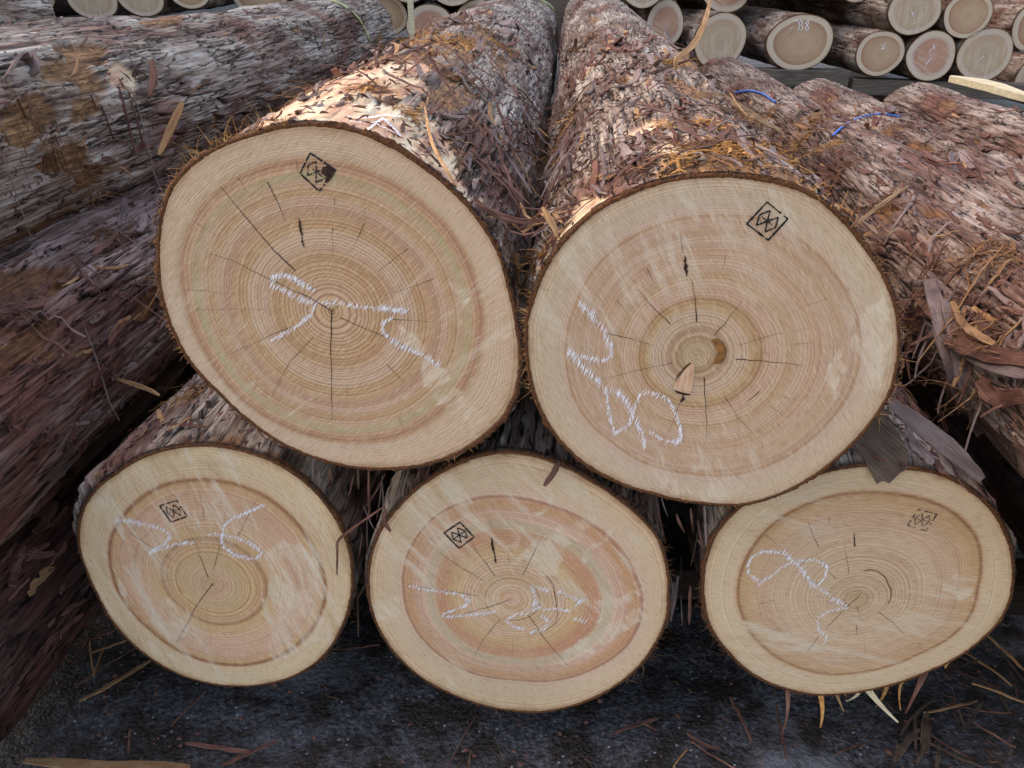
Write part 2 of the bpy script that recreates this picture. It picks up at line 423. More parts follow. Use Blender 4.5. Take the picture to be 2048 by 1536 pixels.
# ------------------------------------------------------------------ logs
LOGS = []; L1_MARK = [None]
class Log:
    def __init__(s, name, label, face_pts, y0, length=4.2, taper=.045, swell=0.0, swell_l=.3, drift=(0, 0), seed=1,
                 group='sawn cedar logs lying in the stacks', cat='log'):
        """face_pts: list of world (x,z) of the cut end, any start, star-shaped about its centre"""
        P = np.array(face_pts); s.seed = seed
        c = np.array([(P[:, 0].min() + P[:, 0].max()) / 2, (P[:, 1].min() + P[:, 1].max()) / 2])
        s.c = c; s.y0 = y0; s.length = length; s.taper = taper; s.swell = swell; s.swell_l = swell_l; s.drift = drift
        th = np.arctan2(P[:, 1] - c[1], P[:, 0] - c[0]); r = np.hypot(P[:, 0] - c[0], P[:, 1] - c[1])
        o = np.argsort(th); th = th[o]; r = r[o]
        s.TH = np.concatenate([th - 2 * np.pi, th, th + 2 * np.pi]); s.RR = np.concatenate([r, r, r])
        g = np.linspace(-np.pi, np.pi, 361); rg = np.interp(g, s.TH, s.RR)
        k = np.array([1, 2, 3, 2, 1]) / 9; rr = np.concatenate([rg[-5:-1], rg, rg[1:5]])
        rg = np.convolve(rr, k, 'same')[4:-4]
        s.G = g; s.RG = rg; s.rm = rg.mean()
        s.root = bpy.data.objects.new(name, None); COL.objects.link(s.root)
        s.root.location = (c[0], y0, c[1] - s.rm); tag(s.root, label, cat, group)
        s.root.empty_display_size = .1
        s.blobs = []
        LOGS.append(s)
    def rface(s, th):
        th = (th + np.pi) % (2 * np.pi) - np.pi
        return np.interp(th, s.G, s.RG)
    def rad(s, th, v):
        b = sstep(0.1, 1.6, v)
        r = s.rface(th) * (1 - b) + (s.rm * .35 + s.rface(th) * .65) * b
        return r * (1 + s.swell * sstep(0, s.swell_l, v)) * (1 - s.taper * v)
    def cen(s, v):
        # the stem narrows, so its lower side stays level: the axis sinks a little
        return s.c[0] + s.drift[0] * v, s.c[1] + s.drift[1] * v
    def pt(s, th, v, h=0.0):
        cx, cz = s.cen(v); r = s.rad(np.array([th]), np.array([v]))[0] + h
        return Vector((cx + r * math.cos(th), s.y0 + v, cz + r * math.sin(th)))
    def topz(s, x, y):
        v = y - s.y0
        if v < 0 or v > s.length: return None
        cx, cz = s.cen(v)
        th = np.linspace(0, np.pi, 61); r = s.rad(th, np.full(61, v)) + .006
        xs = cx + r * np.cos(th); zs = cz + r * np.sin(th)
        if x < xs.min() or x > xs.max(): return None
        return float(np.max(np.interp(x, xs[::-1], zs[::-1])))
    def hit(s, px, py):
        """first point of this stem on the ray through a photo pixel: (theta, v, t)"""
        d = ray(px, py); t = np.arange(max((s.y0 + .001) / d.y, .3), (s.y0 + s.length) / d.y, .004)
        x = d.x * t; y = d.y * t; z = CAM_H + d.z * t; v = y - s.y0
        cx, cz = s.cen(v); th = np.arctan2(z - cz, x - cx)
        ok = np.hypot(x - cx, z - cz) < s.rad(th, v) + .006
        if not ok.any(): return None
        i = int(np.argmax(ok)); return float(th[i]), float(v[i]), float(t[i])
    def inner(s, x, y, z, m=0.0):
        v = y - s.y0
        if v < 0 or v > s.length: return False
        cx, cz = s.cen(v); th = math.atan2(z - cz, x - cx)
        return math.hypot(x - cx, z - cz) < s.rad(np.array([th]), np.array([v]))[0] + m
    def body(s, mat, th0, th1, nth, nv, near_h=1.0, amp=1.0, cell=(.022, .17), power=.85, vmin=0.0):
        """bark mantle; rows of the mesh packed in th0..th1 (degrees), the rest coarse"""
        th0 = R(th0); th1 = R(th1)
        a = np.linspace(th0, th1, int(nth * power), endpoint=False)
        b = np.linspace(th1, th0 + 2 * np.pi, nth - len(a), endpoint=False)
        th = np.concatenate([a, b]); n = len(th)
        ya = s.y0 + max(vmin, 0.0) + .35
        v = (ya * ((s.y0 + s.length + .35) / ya) ** (np.arange(nv) / (nv - 1)) - .35) - s.y0
        v = np.maximum(v, 0); pre = np.array([.0012, .0022, .004])
        if vmin > 0: pre = np.concatenate([pre, np.linspace(.02, vmin * .95, 8)])
        v = np.concatenate([pre, v[v > pre[-1] + .001]]); nv = len(v)
        TH, V = np.meshgrid(th, v, indexing='xy')
        sd = s.seed
        RAD = s.rad(TH, V)
        U = TH * s.rm
        # slow spiral and wander of the grain
        U2 = U + .03 * (fbm(U * 2.2, V * 1.1, sd) - .5) + .018 * (vnoise(U * 9, V * 3.2, sd + 3) - .5)
        V2 = V + .05 * (fbm(U * 10, V * 3, sd + 8) - .5)
        F1, F2, cid, dx, dy = worley(U2 / cell[0], V2 / cell[1], sd + 20)
        edge = F2 - F1
        big = fbm(U * 3, V * 1.0, sd + 60, 3)
        mask = sstep(.40, .60, fbm(U * 5, V * 2.2, sd + 70, 3))      # where the fissures open
        lay = fbm(U2 * 12, V * 1.5, sd + 61, 5) * 8 + .6 * vnoise(U2 * 120, V * 7, sd + 62)
        fl = np.floor(lay); fr = lay - fl
        terr = fl + sstep(.0, .10, fr)                                # sheets lying over one another
        lid = _hash(fl, np.floor(cid * 7), sd + 63)
        step_edge = (1 - sstep(.02, .16, np.minimum(fr, 1 - fr) * 1.0)) * sstep(.35, .6, vnoise(U * 18, V * 7, sd + 64))
        def fiss(fu, fv, k, w0, w1): return sstep(w0, w1, 1 - np.abs(2 * fbm(U2 * fu, V2 * fv, sd + k, 3) - 1))
        c1 = fiss(24, 1e0 / cell[1] * .35, 21, .955, .993) * (.2 + .8 * mask)
        c2 = fiss(80, 1e0 / cell[1] * 1.5, 24, .94, .99) * sstep(.46, .60, fbm(U * 13, V * 6, sd + 75, 3))
        c3 = (1 - sstep(.01, .10, edge)) * sstep(.50, .62, fbm(U * 9, V * 5, sd + 76, 3))
        crack = np.maximum(c1, c3); crack2 = np.maximum(c2, step_edge * .55)
        h = .010 * (big - .5) * 2
        h += .0032 * (terr - 4.4) + .0020 * (cid - .5)
        h += .0035 * (fbm(U2 * 42, V * 5, sd + 66, 3) - .5)
        h -= .0100 * crack + .0030 * c2
        h += .0030 * (vnoise(U2 * 260, V * 9, sd + 80) - .5) + .0030 * (vnoise(U2 * 130, V * 12, sd + 81) - .5)
        cid2 = lid
        peel = sstep(.72, .77, fbm(U * 7, V * 2.6, sd + 90, 3)) * sstep(.3, .5, vnoise(U * 30, V * 9, sd + 91))
        pale = np.zeros_like(h)
        for (kind, tc, vc, ru, rv) in s.blobs:
            du = (np.mod(TH - tc + np.pi, 2 * np.pi) - np.pi) * s.rm / ru; dv = (V - vc) / rv
            wob = (.7 if kind == 'pale' and s is L1_MARK[0] else 1.5) * (fbm(U * 22, V * 9, sd + 95, 4) - .5) * 2
            g = 1 - sstep(.75, .9, np.sqrt(du * du + dv * dv) + wob)
            if kind == 'peel': peel = np.maximum(peel, g)
            else: pale = np.maximum(pale, g)
        peel = peel * (1 - pale)
        h = h * amp
        h = h * (1 - .75 * np.maximum(peel, pale)) - .006 * np.maximum(peel, pale)
        h += peel * .003 * (vnoise(U2 * 300, V * 7, sd + 99) - .5)
        h = h * sstep(.0, .02, V) + .004
        ragged = .004 * fbm(U * 60, V * 0, sd + 33, 3)
        RR = RAD + np.where(V < .0030, -.004 + (V > .0015) * (.006 + ragged), h)
        cx = s.c[0] + s.drift[0] * V; cz = s.c[1] + s.drift[1] * V
        X = cx + RR * np.cos(TH) - s.root.location[0]; Z = cz + RR * np.sin(TH) - s.root.location[2]
        idx = np.arange(nv * n).reshape(nv, n); nx = np.roll(idx, -1, axis=1)
        F = np.stack([idx[:-1], nx[:-1], nx[1:], idx[1:]], -1).reshape(-1, 4)
        keep = np.ones_like(h)
        crackA = np.clip(np.maximum(crack, crack2 * .8) * (1 - pale) * (1 - .6 * peel), 0, 1) * sstep(0, .006, V)
        crackA = np.maximum(crackA, 1 - sstep(.001, .012, V) * 1.0 * (1 - .0))
        uv = np.stack([U.ravel(), V.ravel()], -1)
        verts = np.stack([X, V, Z], -1).reshape(-1, 3)
        me = mesh_np('bark', verts, F[:, ::-1], mat, True,
                     dict(rnd=(cid * .3 + cid2 * .7), crack=crackA, peel=peel, pale=pale), uv)
        s.bark = link('bark', me, None, s.root)
        # far cut end
        k = nv - 1; ring = verts[idx[k]]; c0 = ring.mean(0)
        vv = np.vstack([ring, c0]); ff = np.array([(i, (i + 1) % n, n) for i in range(n)])
        me = mesh_np('far_end', vv, ff[:, ::-1], M['wood_back'][s.seed % 3], True, dict(ring=np.concatenate([np.ones(n), [0]])))
        link('far_end', me, None, s.root)
        return s.bark
    def face(s, mat, pith=None, heart=None, hr=.80, nth=160, nr=44, oval=.6, fuzz=None):
        """cut face as a polar sheet from the pith; vertex attribute ring: 0 pith, .8 heartwood edge, 1 bark"""
        px, pz = pith if pith else (s.c[0] + s.rm * .06, s.c[1] - s.rm * .03)
        th = np.linspace(-np.pi, np.pi, nth, endpoint=False)
        # outline radius measured from the pith
        g = s.G[:-1]; ox = s.c[0] + s.RG[:-1] * np.cos(g) - px; oz = s.c[1] + s.RG[:-1] * np.sin(g) - pz
        a = np.arctan2(oz, ox); r = np.hypot(ox, oz); o = np.argsort(a); a = a[o]; r = r[o]
        Rout = np.interp(th, np.concatenate([a - 2 * np.pi, a, a + 2 * np.pi]), np.tile(r, 3))
        if heart is not None:
            H = np.array(heart); ax = np.arctan2(H[:, 1] - pz, H[:, 0] - px); rh = np.hypot(H[:, 0] - px, H[:, 1] - pz)
            o = np.argsort(ax); ax = ax[o]; rh = rh[o]
            q = np.linspace(-np.pi, np.pi, nth * 2, endpoint=False)
            Rh = np.interp(q, np.concatenate([ax - 2 * np.pi, ax, ax + 2 * np.pi]), np.tile(rh, 3))
            ker = np.hanning(21); ker /= ker.sum(); Rh = np.convolve(np.tile(Rh, 3), ker, 'same')[nth * 2:nth * 4][::2]
        else: Rh = Rout * hr
        Rc = Rh.mean() * .55 + Rh.min() * .45
        t = np.concatenate([np.linspace(0, .8, nr), .8 + .2 * (np.arange(1, 11) / 10)])
        T, A = np.meshgrid(t, th, indexing='ij')
        w = sstep(0, .8, T) ** oval
        rin = (T / .8) * (Rc * (1 - w) + Rh[None, :] * w)
        rout = Rh[None, :] + (T - .8) / .2 * (Rout - Rh)[None, :]
        RAD = np.where(T <= .8, rin, rout)
        X = px + RAD * np.cos(A) - s.root.location[0]; Z = pz + RAD * np.sin(A) - s.root.location[2]
        Yv = .0006 * (fbm(X * 22, Z * 60, s.seed, 3) - .5)
        fz = np.zeros(X.shape)
        for poly in (fuzz or []):
            P = px_poly(poly, s.y0); gx = X + s.root.location[0] + .030 * (fbm(X * 45, Z * 45, 3, 4) - .5); gz = Z + s.root.location[2] + .030 * (fbm(X * 45, Z * 45, 9, 4) - .5)
            ins = np.zeros(X.shape, dtype=bool)
            for (x1, z1), (x2, z2) in zip(P, P[1:] + P[:1]):
                c_ = ((z1 > gz) != (z2 > gz)) & (gx < (x2 - x1) * (gz - z1) / (z2 - z1 + 1e-12) + x1); ins ^= c_
            fz = np.maximum(fz, ins.astype(float))
        nrw = len(t); idx = np.arange(nrw * nth).reshape(nrw, nth); nx = np.roll(idx, -1, axis=1)
        F = np.stack([idx[:-1], nx[:-1], nx[1:], idx[1:]], -1).reshape(-1, 4)
        me = mesh_np('cut_face', np.stack([X, Yv, Z], -1).reshape(-1, 3), F[nth * 0:], mat, True, dict(ring=T.ravel(), fuzz=fz.ravel()))
        s.cut = link('cut_face', me, None, s.root)
        s.px, s.pz = px, pz
        return s.cut
    def edge(s, th0=None):
        """rough brown edge of inner bark round the cut"""
        n = 420; th = np.linspace(-np.pi, np.pi, n, endpoint=False); r = s.rface(th)
        w = .0004 + .0042 * fbm(th * 9, th * 0, s.seed + 5, 4) * (.3 + 1.3 * vnoise(th * 1.6, th * 0, s.seed + 2)) + .003 * (vnoise(th * 60, th * 0, s.seed) > .72)
        w = w * (1.0 if s.y0 < .99 or s.y0 > 2 else .72)
        rows = []
        for (dr, dy) in ((-.0035, .0004), (-.0008, -.0012), (.0 + w * .6, -.0006), (w, .0016), (w * .6, .012)):
            rr = r + dr; jit = .0010 * (vnoise(th * 80, th * 0 + 7, s.seed) - .5)
            rows.append(np.stack([s.c[0] + rr * np.cos(th) - s.root.location[0], dy + jit, s.c[1] + rr * np.sin(th) - s.root.location[2]], -1))
        V = np.concatenate(rows); idx = np.arange(5 * n).reshape(5, n); nx = np.roll(idx, -1, axis=1)
        F = np.stack([idx[:-1], nx[:-1], nx[1:], idx[1:]], -1).reshape(-1, 4)
        link('bark_edge', mesh_np('bark_edge', V, F, M['rim'], True), None, s.root)
    def fibres(s, ranges, n, lmax=.02, mat=None):
        """short frayed fibres sticking out round the cut"""
        mb = MB(); rnd = random.Random(s.seed * 7)
        for i in range(n):
            a, b, k = rnd.choice(ranges); th = R(rnd.uniform(a, b))
            r = s.rface(np.array([th]))[0] + .001
            p = Vector((s.c[0] + r * math.cos(th), s.y0 + rnd.uniform(-.001, .008), s.c[1] + r * math.sin(th))) - s.root.location
            th2 = th + rnd.gauss(0, .55); L = rnd.uniform(.25, 1) ** 2 * lmax * k * (2.2 if rnd.random() < .04 else 1)
            d = Vector((math.cos(th2), rnd.uniform(-.5, .25), math.sin(th2))).normalized()
            cur = Vector((rnd.gauss(0, .4), rnd.gauss(0, .3), rnd.gauss(0, .4)))
            pts = [p + d * L * t + cur * L * t * t for t in (0, .33, .66, 1)]
            mb.tube(pts, rnd.uniform(.00025, .0007), 3)
        tag(mb.build('frayed_fibre', mat or M['fibre'], s.root), kind='stuff')

    # marks on the cut face, given in photo pixels
    def fp(s, px, py, lift=0.0008):
        p = unproj(px, py, s.y0 - lift); return p - s.root.location
    def cracks(s, lines, w=.00085, mat=None, name='crack', taper=.72):
        rnd = random.Random(s.seed + 50)
        for i, L in enumerate(lines):
            wk = w
            if isinstance(L, tuple): L, k = L; wk = w * k
            pts = []
            for (a, b) in zip(L[:-1], L[1:]):
                m = max(2, int(math.dist(a, b) / 14))
                for j in range(m):
                    t = j / m; q = (a[0] + (b[0] - a[0]) * t, a[1] + (b[1] - a[1]) * t)
                    if j or a != L[0]: q = (q[0] + rnd.gauss(0, .7), q[1] + rnd.gauss(0, .7))
                    pts.append(q)
            pts.append(L[-1])
            mb = MB(); P = [s.fp(*q) for q in pts]; n = len(P)
            for j, p in enumerate(P):
                t = j / (n - 1); ww = wk * (1 - taper * t) * rnd.uniform(.6, 1.15)
                d = (P[min(j + 1, n - 1)] - P[max(j - 1, 0)]); sd = Vector((-d.z, 0, d.x)).normalized()
                mb.v += [p - sd * ww / 2, p + sd * ww / 2]
            for j in range(n - 1): mb.f.append((2 * j, 2 * j + 1, 2 * j + 3, 2 * j + 2))
            mb.build(name, mat or (M['crack'] if wk > .00062 else M['crack_thin']), s.root)
    def chalk(s, strokes, w=15.0, name='chalk_number', slant=(-.55, 1.0), dens=1.7, hatch=6.5, lift=.0012, skip=.14):
        """chalk stroke dragged over saw marks: a row of short hatches, broken here and there"""
        mb = MB(); rnd = random.Random(s.seed + 90); sl = Vector((slant[0], slant[1])).normalized()
        for st in strokes:
            k = 1.0
            if isinstance(st, tuple): st, k = st
            for a, b in zip(st[:-1], st[1:]):
                L = math.dist(a, b); m = max(1, int(L / dens))
                for j in range(m):
                    if rnd.random() < skip: continue
                    t = (j + rnd.uniform(-.3, .3)) / m
                    x = a[0] + (b[0] - a[0]) * t + rnd.gauss(0, w * .09); y = a[1] + (b[1] - a[1]) * t + rnd.gauss(0, w * .09)
                    h = w * k * rnd.uniform(.25, 1.1); ww = rnd.uniform(.8, 2.2)
                    ox = rnd.uniform(-.2, .2) * w * k
                    d = sl.copy(); d.rotate(Matrix.Rotation(rnd.gauss(0, .12), 2))
                    c = [(x + d.x * h * .5, y + d.y * h * .5), (x - d.x * h * .5, y - d.y * h * .5)]
                    n_ = (-d.y * ww / 2, d.x * ww / 2); i = len(mb.v)
                    for q in ((c[0][0], c[0][1]), (x + n_[0], y + n_[1]), (c[1][0], c[1][1]), (x - n_[0], y - n_[1])):
                        mb.v.append(s.fp(q[0], q[1], lift + rnd.uniform(0, .0003)))
                    mb.f.append((i, i + 1, i + 2, i + 3))
        return mb.build(name, M['chalk'], s.root)
    def stamp(s, TL, TR, BR, BL, mat=None, w=3.0, keep=1.0, name='ink_stamp'):
        mb = MB(); rnd = random.Random(s.seed + 400)
        def P(u, v):
            v = 1 - v
            x = (TL[0] * (1 - u) + TR[0] * u) * (1 - v) + (BL[0] * (1 - u) + BR[0] * u) * v
            y = (TL[1] * (1 - u) + TR[1] * u) * (1 - v) + (BL[1] * (1 - u) + BR[1] * u) * v
            return x, y
        def seg(a, b, ww, k=1.0):
            m = 15
            for j in range(m):
                if rnd.random() > k * keep: continue
                p = P(a[0] + (b[0] - a[0]) * j / m, a[1] + (b[1] - a[1]) * j / m); q = P(a[0] + (b[0] - a[0]) * (j + 1.08) / m, a[1] + (b[1] - a[1]) * (j + 1.08) / m)
                dx, dy = q[0] - p[0], q[1] - p[1]; l = math.hypot(dx, dy); nx, ny = -dy / l, dx / l; w1 = ww * rnd.uniform(.55, 1.2) / 2
                i = len(mb.v)
                for (x, y) in ((p[0] - nx * w1, p[1] - ny * w1), (q[0] - nx * w1, q[1] - ny * w1), (q[0] + nx * w1, q[1] + ny * w1), (p[0] + nx * w1, p[1] + ny * w1)):
                    mb.v.append(s.fp(x, y, .0010 + rnd.uniform(0, .0002)))
                mb.f.append((i, i + 1, i + 2, i + 3))
        for a, b in (((0, 1), (1, 1)), ((1, 1), (1, 0)), ((1, 0), (0, 0)), ((0, 0), (0, 1))): seg(a, b, w * 1.15, .97)
        z1 = [(.12, .5), (.3, .84), (.5, .5), (.7, .84), (.88, .5)]; z2 = [(.12, .5), (.3, .16), (.5, .5), (.7, .16), (.88, .5)]
        for z in (z1, z2):
            for a, b in zip(z[:-1], z[1:]): seg(a, b, w, .97)
        seg((.12, .5), (.88, .5), w * .8, .8); seg((.5, .42), (.5, .6), w * .8, .6)
        return mb.build(name, mat or M['ink'], s.root)
    def patch(s, poly, mat, name, lift=.0009, depth=0.0):
        mb = MB(); c = (sum(p[0] for p in poly) / len(poly), sum(p[1] for p in poly) / len(poly))
        mb.v.append(s.fp(c[0], c[1], lift + depth)); mb.v += [s.fp(x, y, lift) for x, y in poly]; n = len(poly)
        mb.f = [(0, 1 + i, 1 + (i + 1) % n) for i in range(n)]
        mb.f = [f if True else f for f in mb.f]
        return mb.build(name, mat, s.root, smooth=True)

def px_poly(pts, y): return [(lambda p: (p.x, p.z))(unproj(a, b, y)) for a, b in pts]
def conv(scale, ox, oy): return lambda pts: [(ox + a / scale, oy + b / scale) for a, b in pts]
def circ(cx, cz, r, seed=0, k=.05, ex=1.0):
    rnd = random.Random(seed); ph = [rnd.uniform(0, 6.28) for _ in range(4)]
    return [(cx + ex * r * (1 + k * math.sin(2 * a + ph[0]) + k * .6 * math.sin(3 * a + ph[1]) + k * .3 * math.sin(5 * a + ph[2])) * math.cos(a),
             cz + r * (1 + k * math.sin(2 * a + ph[0]) + k * .6 * math.sin(3 * a + ph[1]) + k * .3 * math.sin(5 * a + ph[2])) * math.sin(a)) for a in [i * 2 * math.pi / 40 for i in range(40)]]

back_stops = [
 [(0, (172, 143, 116)), (.3, (182, 155, 130)), (.7, (166, 131, 108)), (.79, (146, 105, 82)), (.82, (202, 188, 172)), (1, (194, 180, 164))],
 [(0, (166, 147, 128)), (.4, (180, 163, 142)), (.74, (172, 149, 128)), (.80, (194, 178, 170)), (1, (192, 178, 160))],
 [(0, (192, 155, 150)), (.3, (180, 133, 116)), (.66, (176, 125, 108)), (.74, (188, 164, 162)), (.8, (204, 190, 180)), (1, (200, 186, 166))]]
M['wood_back'] = [wood_material('cut_wood_back', st, 11 + i * 5, .6 + i, ring_n=22, ring_amp=.35, blotch=.35, gain=1.1) for i, st in enumerate(back_stops)]

W1 = [(0, (152, 111, 78)), (.02, (198, 162, 124)), (.12, (202, 165, 138)), (.24, (198, 160, 122)), (.31, (188, 148, 112)), (.36, (202, 169, 144)), (.43, (206, 177, 152)), (.47, (190, 153, 114)), (.52, (198, 160, 126)), (.56, (186, 147, 124)), (.60, (206, 173, 150)), (.64, (194, 157, 120)), (.69, (200, 169, 142)), (.73, (182, 170, 132)), (.755, (198, 158, 126)), (.785, (180, 137, 114)), (.805, (188, 150, 118)), (.83, (208, 181, 156)), (.90, (214, 187, 162)), (1, (206, 175, 148))]
W2 = [(0, (152, 116, 94)), (.02, (188, 164, 130)), (.10, (192, 166, 130)), (.16, (170, 136, 114)), (.18, (198, 171, 146)), (.25, (206, 179, 156)), (.30, (194, 159, 116)), (.335, (174, 129, 90)), (.36, (202, 165, 140)), (.43, (206, 173, 150)), (.47, (190, 153, 116)), (.53, (208, 177, 156)), (.60, (196, 158, 130)), (.66, (210, 181, 162)), (.71, (198, 163, 134)), (.755, (206, 175, 158)), (.79, (200, 165, 134)), (.81, (206, 177, 160)), (.87, (208, 187, 166)), (1, (206, 181, 154))]
W3 = [(0, (112, 74, 56)), (.02, (190, 158, 122)), (.10, (198, 163, 136)), (.2, (192, 164, 126)), (.3, (198, 162, 120)), (.37, (190, 151, 120)), (.385, (148, 105, 72)), (.40, (198, 163, 118)), (.55, (208, 171, 146)), (.7, (206, 165, 140)), (.765, (198, 159, 116)), (.785, (160, 111, 78)), (.802, (172, 125, 90)), (.815, (210, 183, 152)), (.9, (218, 195, 162)), (1, (212, 187, 150))]
W4 = [(0, (172, 103, 82)), (.02, (206, 165, 146)), (.08, (198, 158, 122)), (.12, (208, 179, 154)), (.2, (198, 164, 128)), (.3, (206, 173, 148)), (.42, (202, 167, 122)), (.49, (192, 137, 108)), (.545, (196, 143, 116)), (.57, (198, 179, 152)), (.61, (194, 181, 158)), (.64, (208, 175, 154)), (.69, (206, 167, 148)), (.735, (198, 151, 116)), (.77, (192, 145, 112)), (.79, (182, 135, 118)), (.81, (208, 181, 158)), (.9, (216, 191, 162)), (1, (208, 177, 144))]
W5 = [(0, (122, 83, 62)), (.015, (184, 156, 118)), (.1, (190, 163, 136)), (.2, (198, 173, 146)), (.35, (202, 175, 148)), (.5, (206, 179, 152)), (.62, (202, 169, 144)), (.72, (200, 164, 128)), (.775, (190, 155, 114)), (.79, (162, 117, 84)), (.803, (188, 148, 112)), (.82, (210, 185, 156)), (.9, (212, 189, 158)), (1, (208, 179, 146))]
M['w1'] = wood_material('cut_wood_pinkish', W1, 1, R(38), 46, .62, .35)
M['w2'] = wood_material('cut_wood_pale', W2, 7, R(-62), 44, .45, .55)
M['w3'] = wood_material('cut_wood_blotched', W3, 13, R(-75), 40, .46, .80, gain=1.15, hline=.62)
M['w4'] = wood_material('cut_wood_orange', W4, 19, R(-52), 40, .50, .66, gain=1.15)
M['w5'] = wood_material('cut_wood_even', W5, 27, R(-12), 42, .40, .45, gain=1.14, hline=.5)

YU, YL = .955, 1.0
k1 = conv(2.133, 300, 230); k2 = conv(2.2256, 1040, 330); k3 = conv(3.072, 140, 880); k4 = conv(2.845, 730, 890); k5 = conv(3.151, 1390, 920)
o1 = k1([(700,38),(850,60),(1000,115),(1150,210),(1290,320),(1400,440),(1490,590),(1530,740),(1565,900),(1580,1050),(1565,1180),(1510,1290),(1400,1390),(1250,1470),(1050,1508),(850,1500),(700,1460),(560,1400),(430,1310),(300,1190),(170,1050),(90,900),(45,750),(35,600),(45,450),(90,310),(170,215),(300,130),(430,85),(560,50)])
o2 = k2([(880,45),(1050,60),(1200,90),(1330,150),(1450,260),(1560,400),(1650,560),(1685,700),(1685,850),(1650,1010),(1560,1150),(1440,1280),(1300,1390),(1150,1470),(980,1515),(800,1505),(600,1465),(430,1410),(300,1340),(170,1220),(90,1090),(45,950),(28,800),(30,680),(60,590),(110,460),(200,330),(330,210),(500,120),(680,65)])
o3 = k3([(850,30),(1050,60),(1230,120),(1400,220),(1530,340),(1640,490),(1710,650),(1735,830),(1720,1000),(1670,1150),(1590,1290),(1470,1400),(1300,1480),(1120,1512),(900,1505),(700,1455),(520,1360),(370,1240),(250,1100),(170,950),(100,800),(55,660),(55,520),(90,400),(170,290),(290,200),(430,110),(620,50)])
o4 = k4([(820,35),(1000,70),(1150,125),(1300,210),(1450,310),(1570,410),(1670,530),(1715,680),(1728,850),(1710,1010),(1640,1150),(1530,1290),(1380,1400),(1200,1480),(1000,1520),(800,1510),(600,1460),(430,1390),(300,1310),(180,1200),(90,1070),(35,930),(18,780),(35,620),(90,480),(200,340),(330,220),(480,130),(650,60)])
o5 = k5([(1050,35),(1250,50),(1450,65),(1600,110),(1750,200),(1870,310),(1950,450),(2000,600),(2005,750),(1980,900),(1920,1020),(1820,1120),(1680,1230),(1500,1320),(1300,1400),(1100,1450),(900,1478),(750,1480),(600,1450),(450,1400),(320,1320),(200,1200),(100,1060),(55,900),(50,750),(75,600),(120,480),(200,370),(330,260),(560,160),(800,80)])
h1 = k1([(650,190),(900,235),(1100,330),(1290,500),(1390,720),(1415,950),(1360,1130),(1250,1260),(1030,1375),(800,1390),(600,1340),(400,1225),(250,1040),(155,820),(130,600),(190,430),(300,310),(450,230)])
h2 = k2([(880,220),(1100,240),(1300,370),(1430,520),(1510,700),(1520,850),(1480,1000),(1380,1150),(1200,1300),(950,1380),(750,1375),(550,1330),(400,1230),(280,1120),(210,950),(200,780),(240,620),(330,450),(450,340),(650,250)])
h3 = k3([(830,235),(1000,260),(1200,340),(1400,500),(1520,700),(1575,880),(1545,1070),(1440,1230),(1250,1350),(1050,1390),(850,1370),(650,1290),(470,1150),(330,1000),(250,800),(240,620),(310,480),(430,350),(620,255)])
h4 = k4([(700,290),(900,300),(1080,342),(1230,405),(1370,500),(1480,620),(1550,750),(1585,880),(1570,1010),(1490,1150),(1300,1280),(1100,1340),(850,1340),(600,1300),(400,1180),(280,1050),(215,850),(220,680),(290,520),(400,400),(550,320)])
h5 = k5([(1000,200),(1200,200),(1450,240),(1650,330),(1780,480),(1810,640),(1790,800),(1730,1000),(1600,1130),(1400,1230),(1200,1310),(1050,1340),(860,1355),(700,1330),(550,1270),(400,1150),(300,1000),(260,850),(280,700),(340,560),(480,400),(700,270)])

G_F = 'sawn cedar logs whose cut ends face the camera'
def pp(x, y, Y): p = unproj(x, y, Y); return (p.x, p.z)
L1 = Log('cedar_log', 'large tilted oval log, upper left front, pinkish rings and smudged stamp at its top', px_poly(o1, YU), YU, seed=3, swell=.05, swell_l=.5, taper=.030, drift=(-.004, .018), group=G_F)
L2 = Log('cedar_log', 'large pale log, upper right front, with sharp diamond stamp and wedge-shaped knot', px_poly(o2, YU), YU, seed=8, swell=-.03, swell_l=.3, taper=.035, drift=(-.012, .036), group=G_F)
L3 = Log('cedar_log', 'lower left front log with two chalk strokes and a dark thin heartwood ring', px_poly(o3, YL), YL, seed=12, group=G_F, drift=(-.012, .006))
L4 = Log('cedar_log', 'bottom middle log with orange heartwood bands, chalk over its centre and saw streaks', px_poly(o4, YL), YL, seed=17, group=G_F, drift=(.006, .0))
L5 = Log('cedar_log', 'wide even-coloured log, lower right, with a looping chalk mark and a faint stamp', px_poly(o5, YL), YL, seed=23, group=G_F, drift=(.01, .004))
L1_MARK[0] = L1
L1.blobs = [('pale', R(118), .40, .11, .22), ('pale', R(96), .30, .10, .14), ('pale', R(88), .48, .05, .09), ('pale', R(78), .07, .17, .16), ('pale', R(112), .16, .10, .34), ('peel', R(106), .55, .12, .25), ('peel', R(52), .14, .05, .10), ('peel', R(60), .42, .05, .10), ('peel', R(96), .95, .16, .16)]
L2.blobs = [('pale', R(140), .03, .10, .06), ('peel', R(84), .05, .22, .05), ('pale', R(100), .16, .05, .07), ('pale', R(104), .33, .04, .05), ('peel', R(62), .26, .10, .10), ('peel', R(80), .75, .10, .08)]
L4.blobs = []
L1.body(M['bark'], 15, 160, 330, 400)
L2.body(M['bark'], 20, 165, 330, 400, cell=(.024, .14))
L3.body(M['bark'], 60, 190, 200, 190, amp=1.4, cell=(.020, .28))
L4.body(M['bark'], 30, 150, 170, 140, amp=1.2)
L5.body(M['bark'], 10, 150, 200, 190, amp=1.3, cell=(.020, .28))
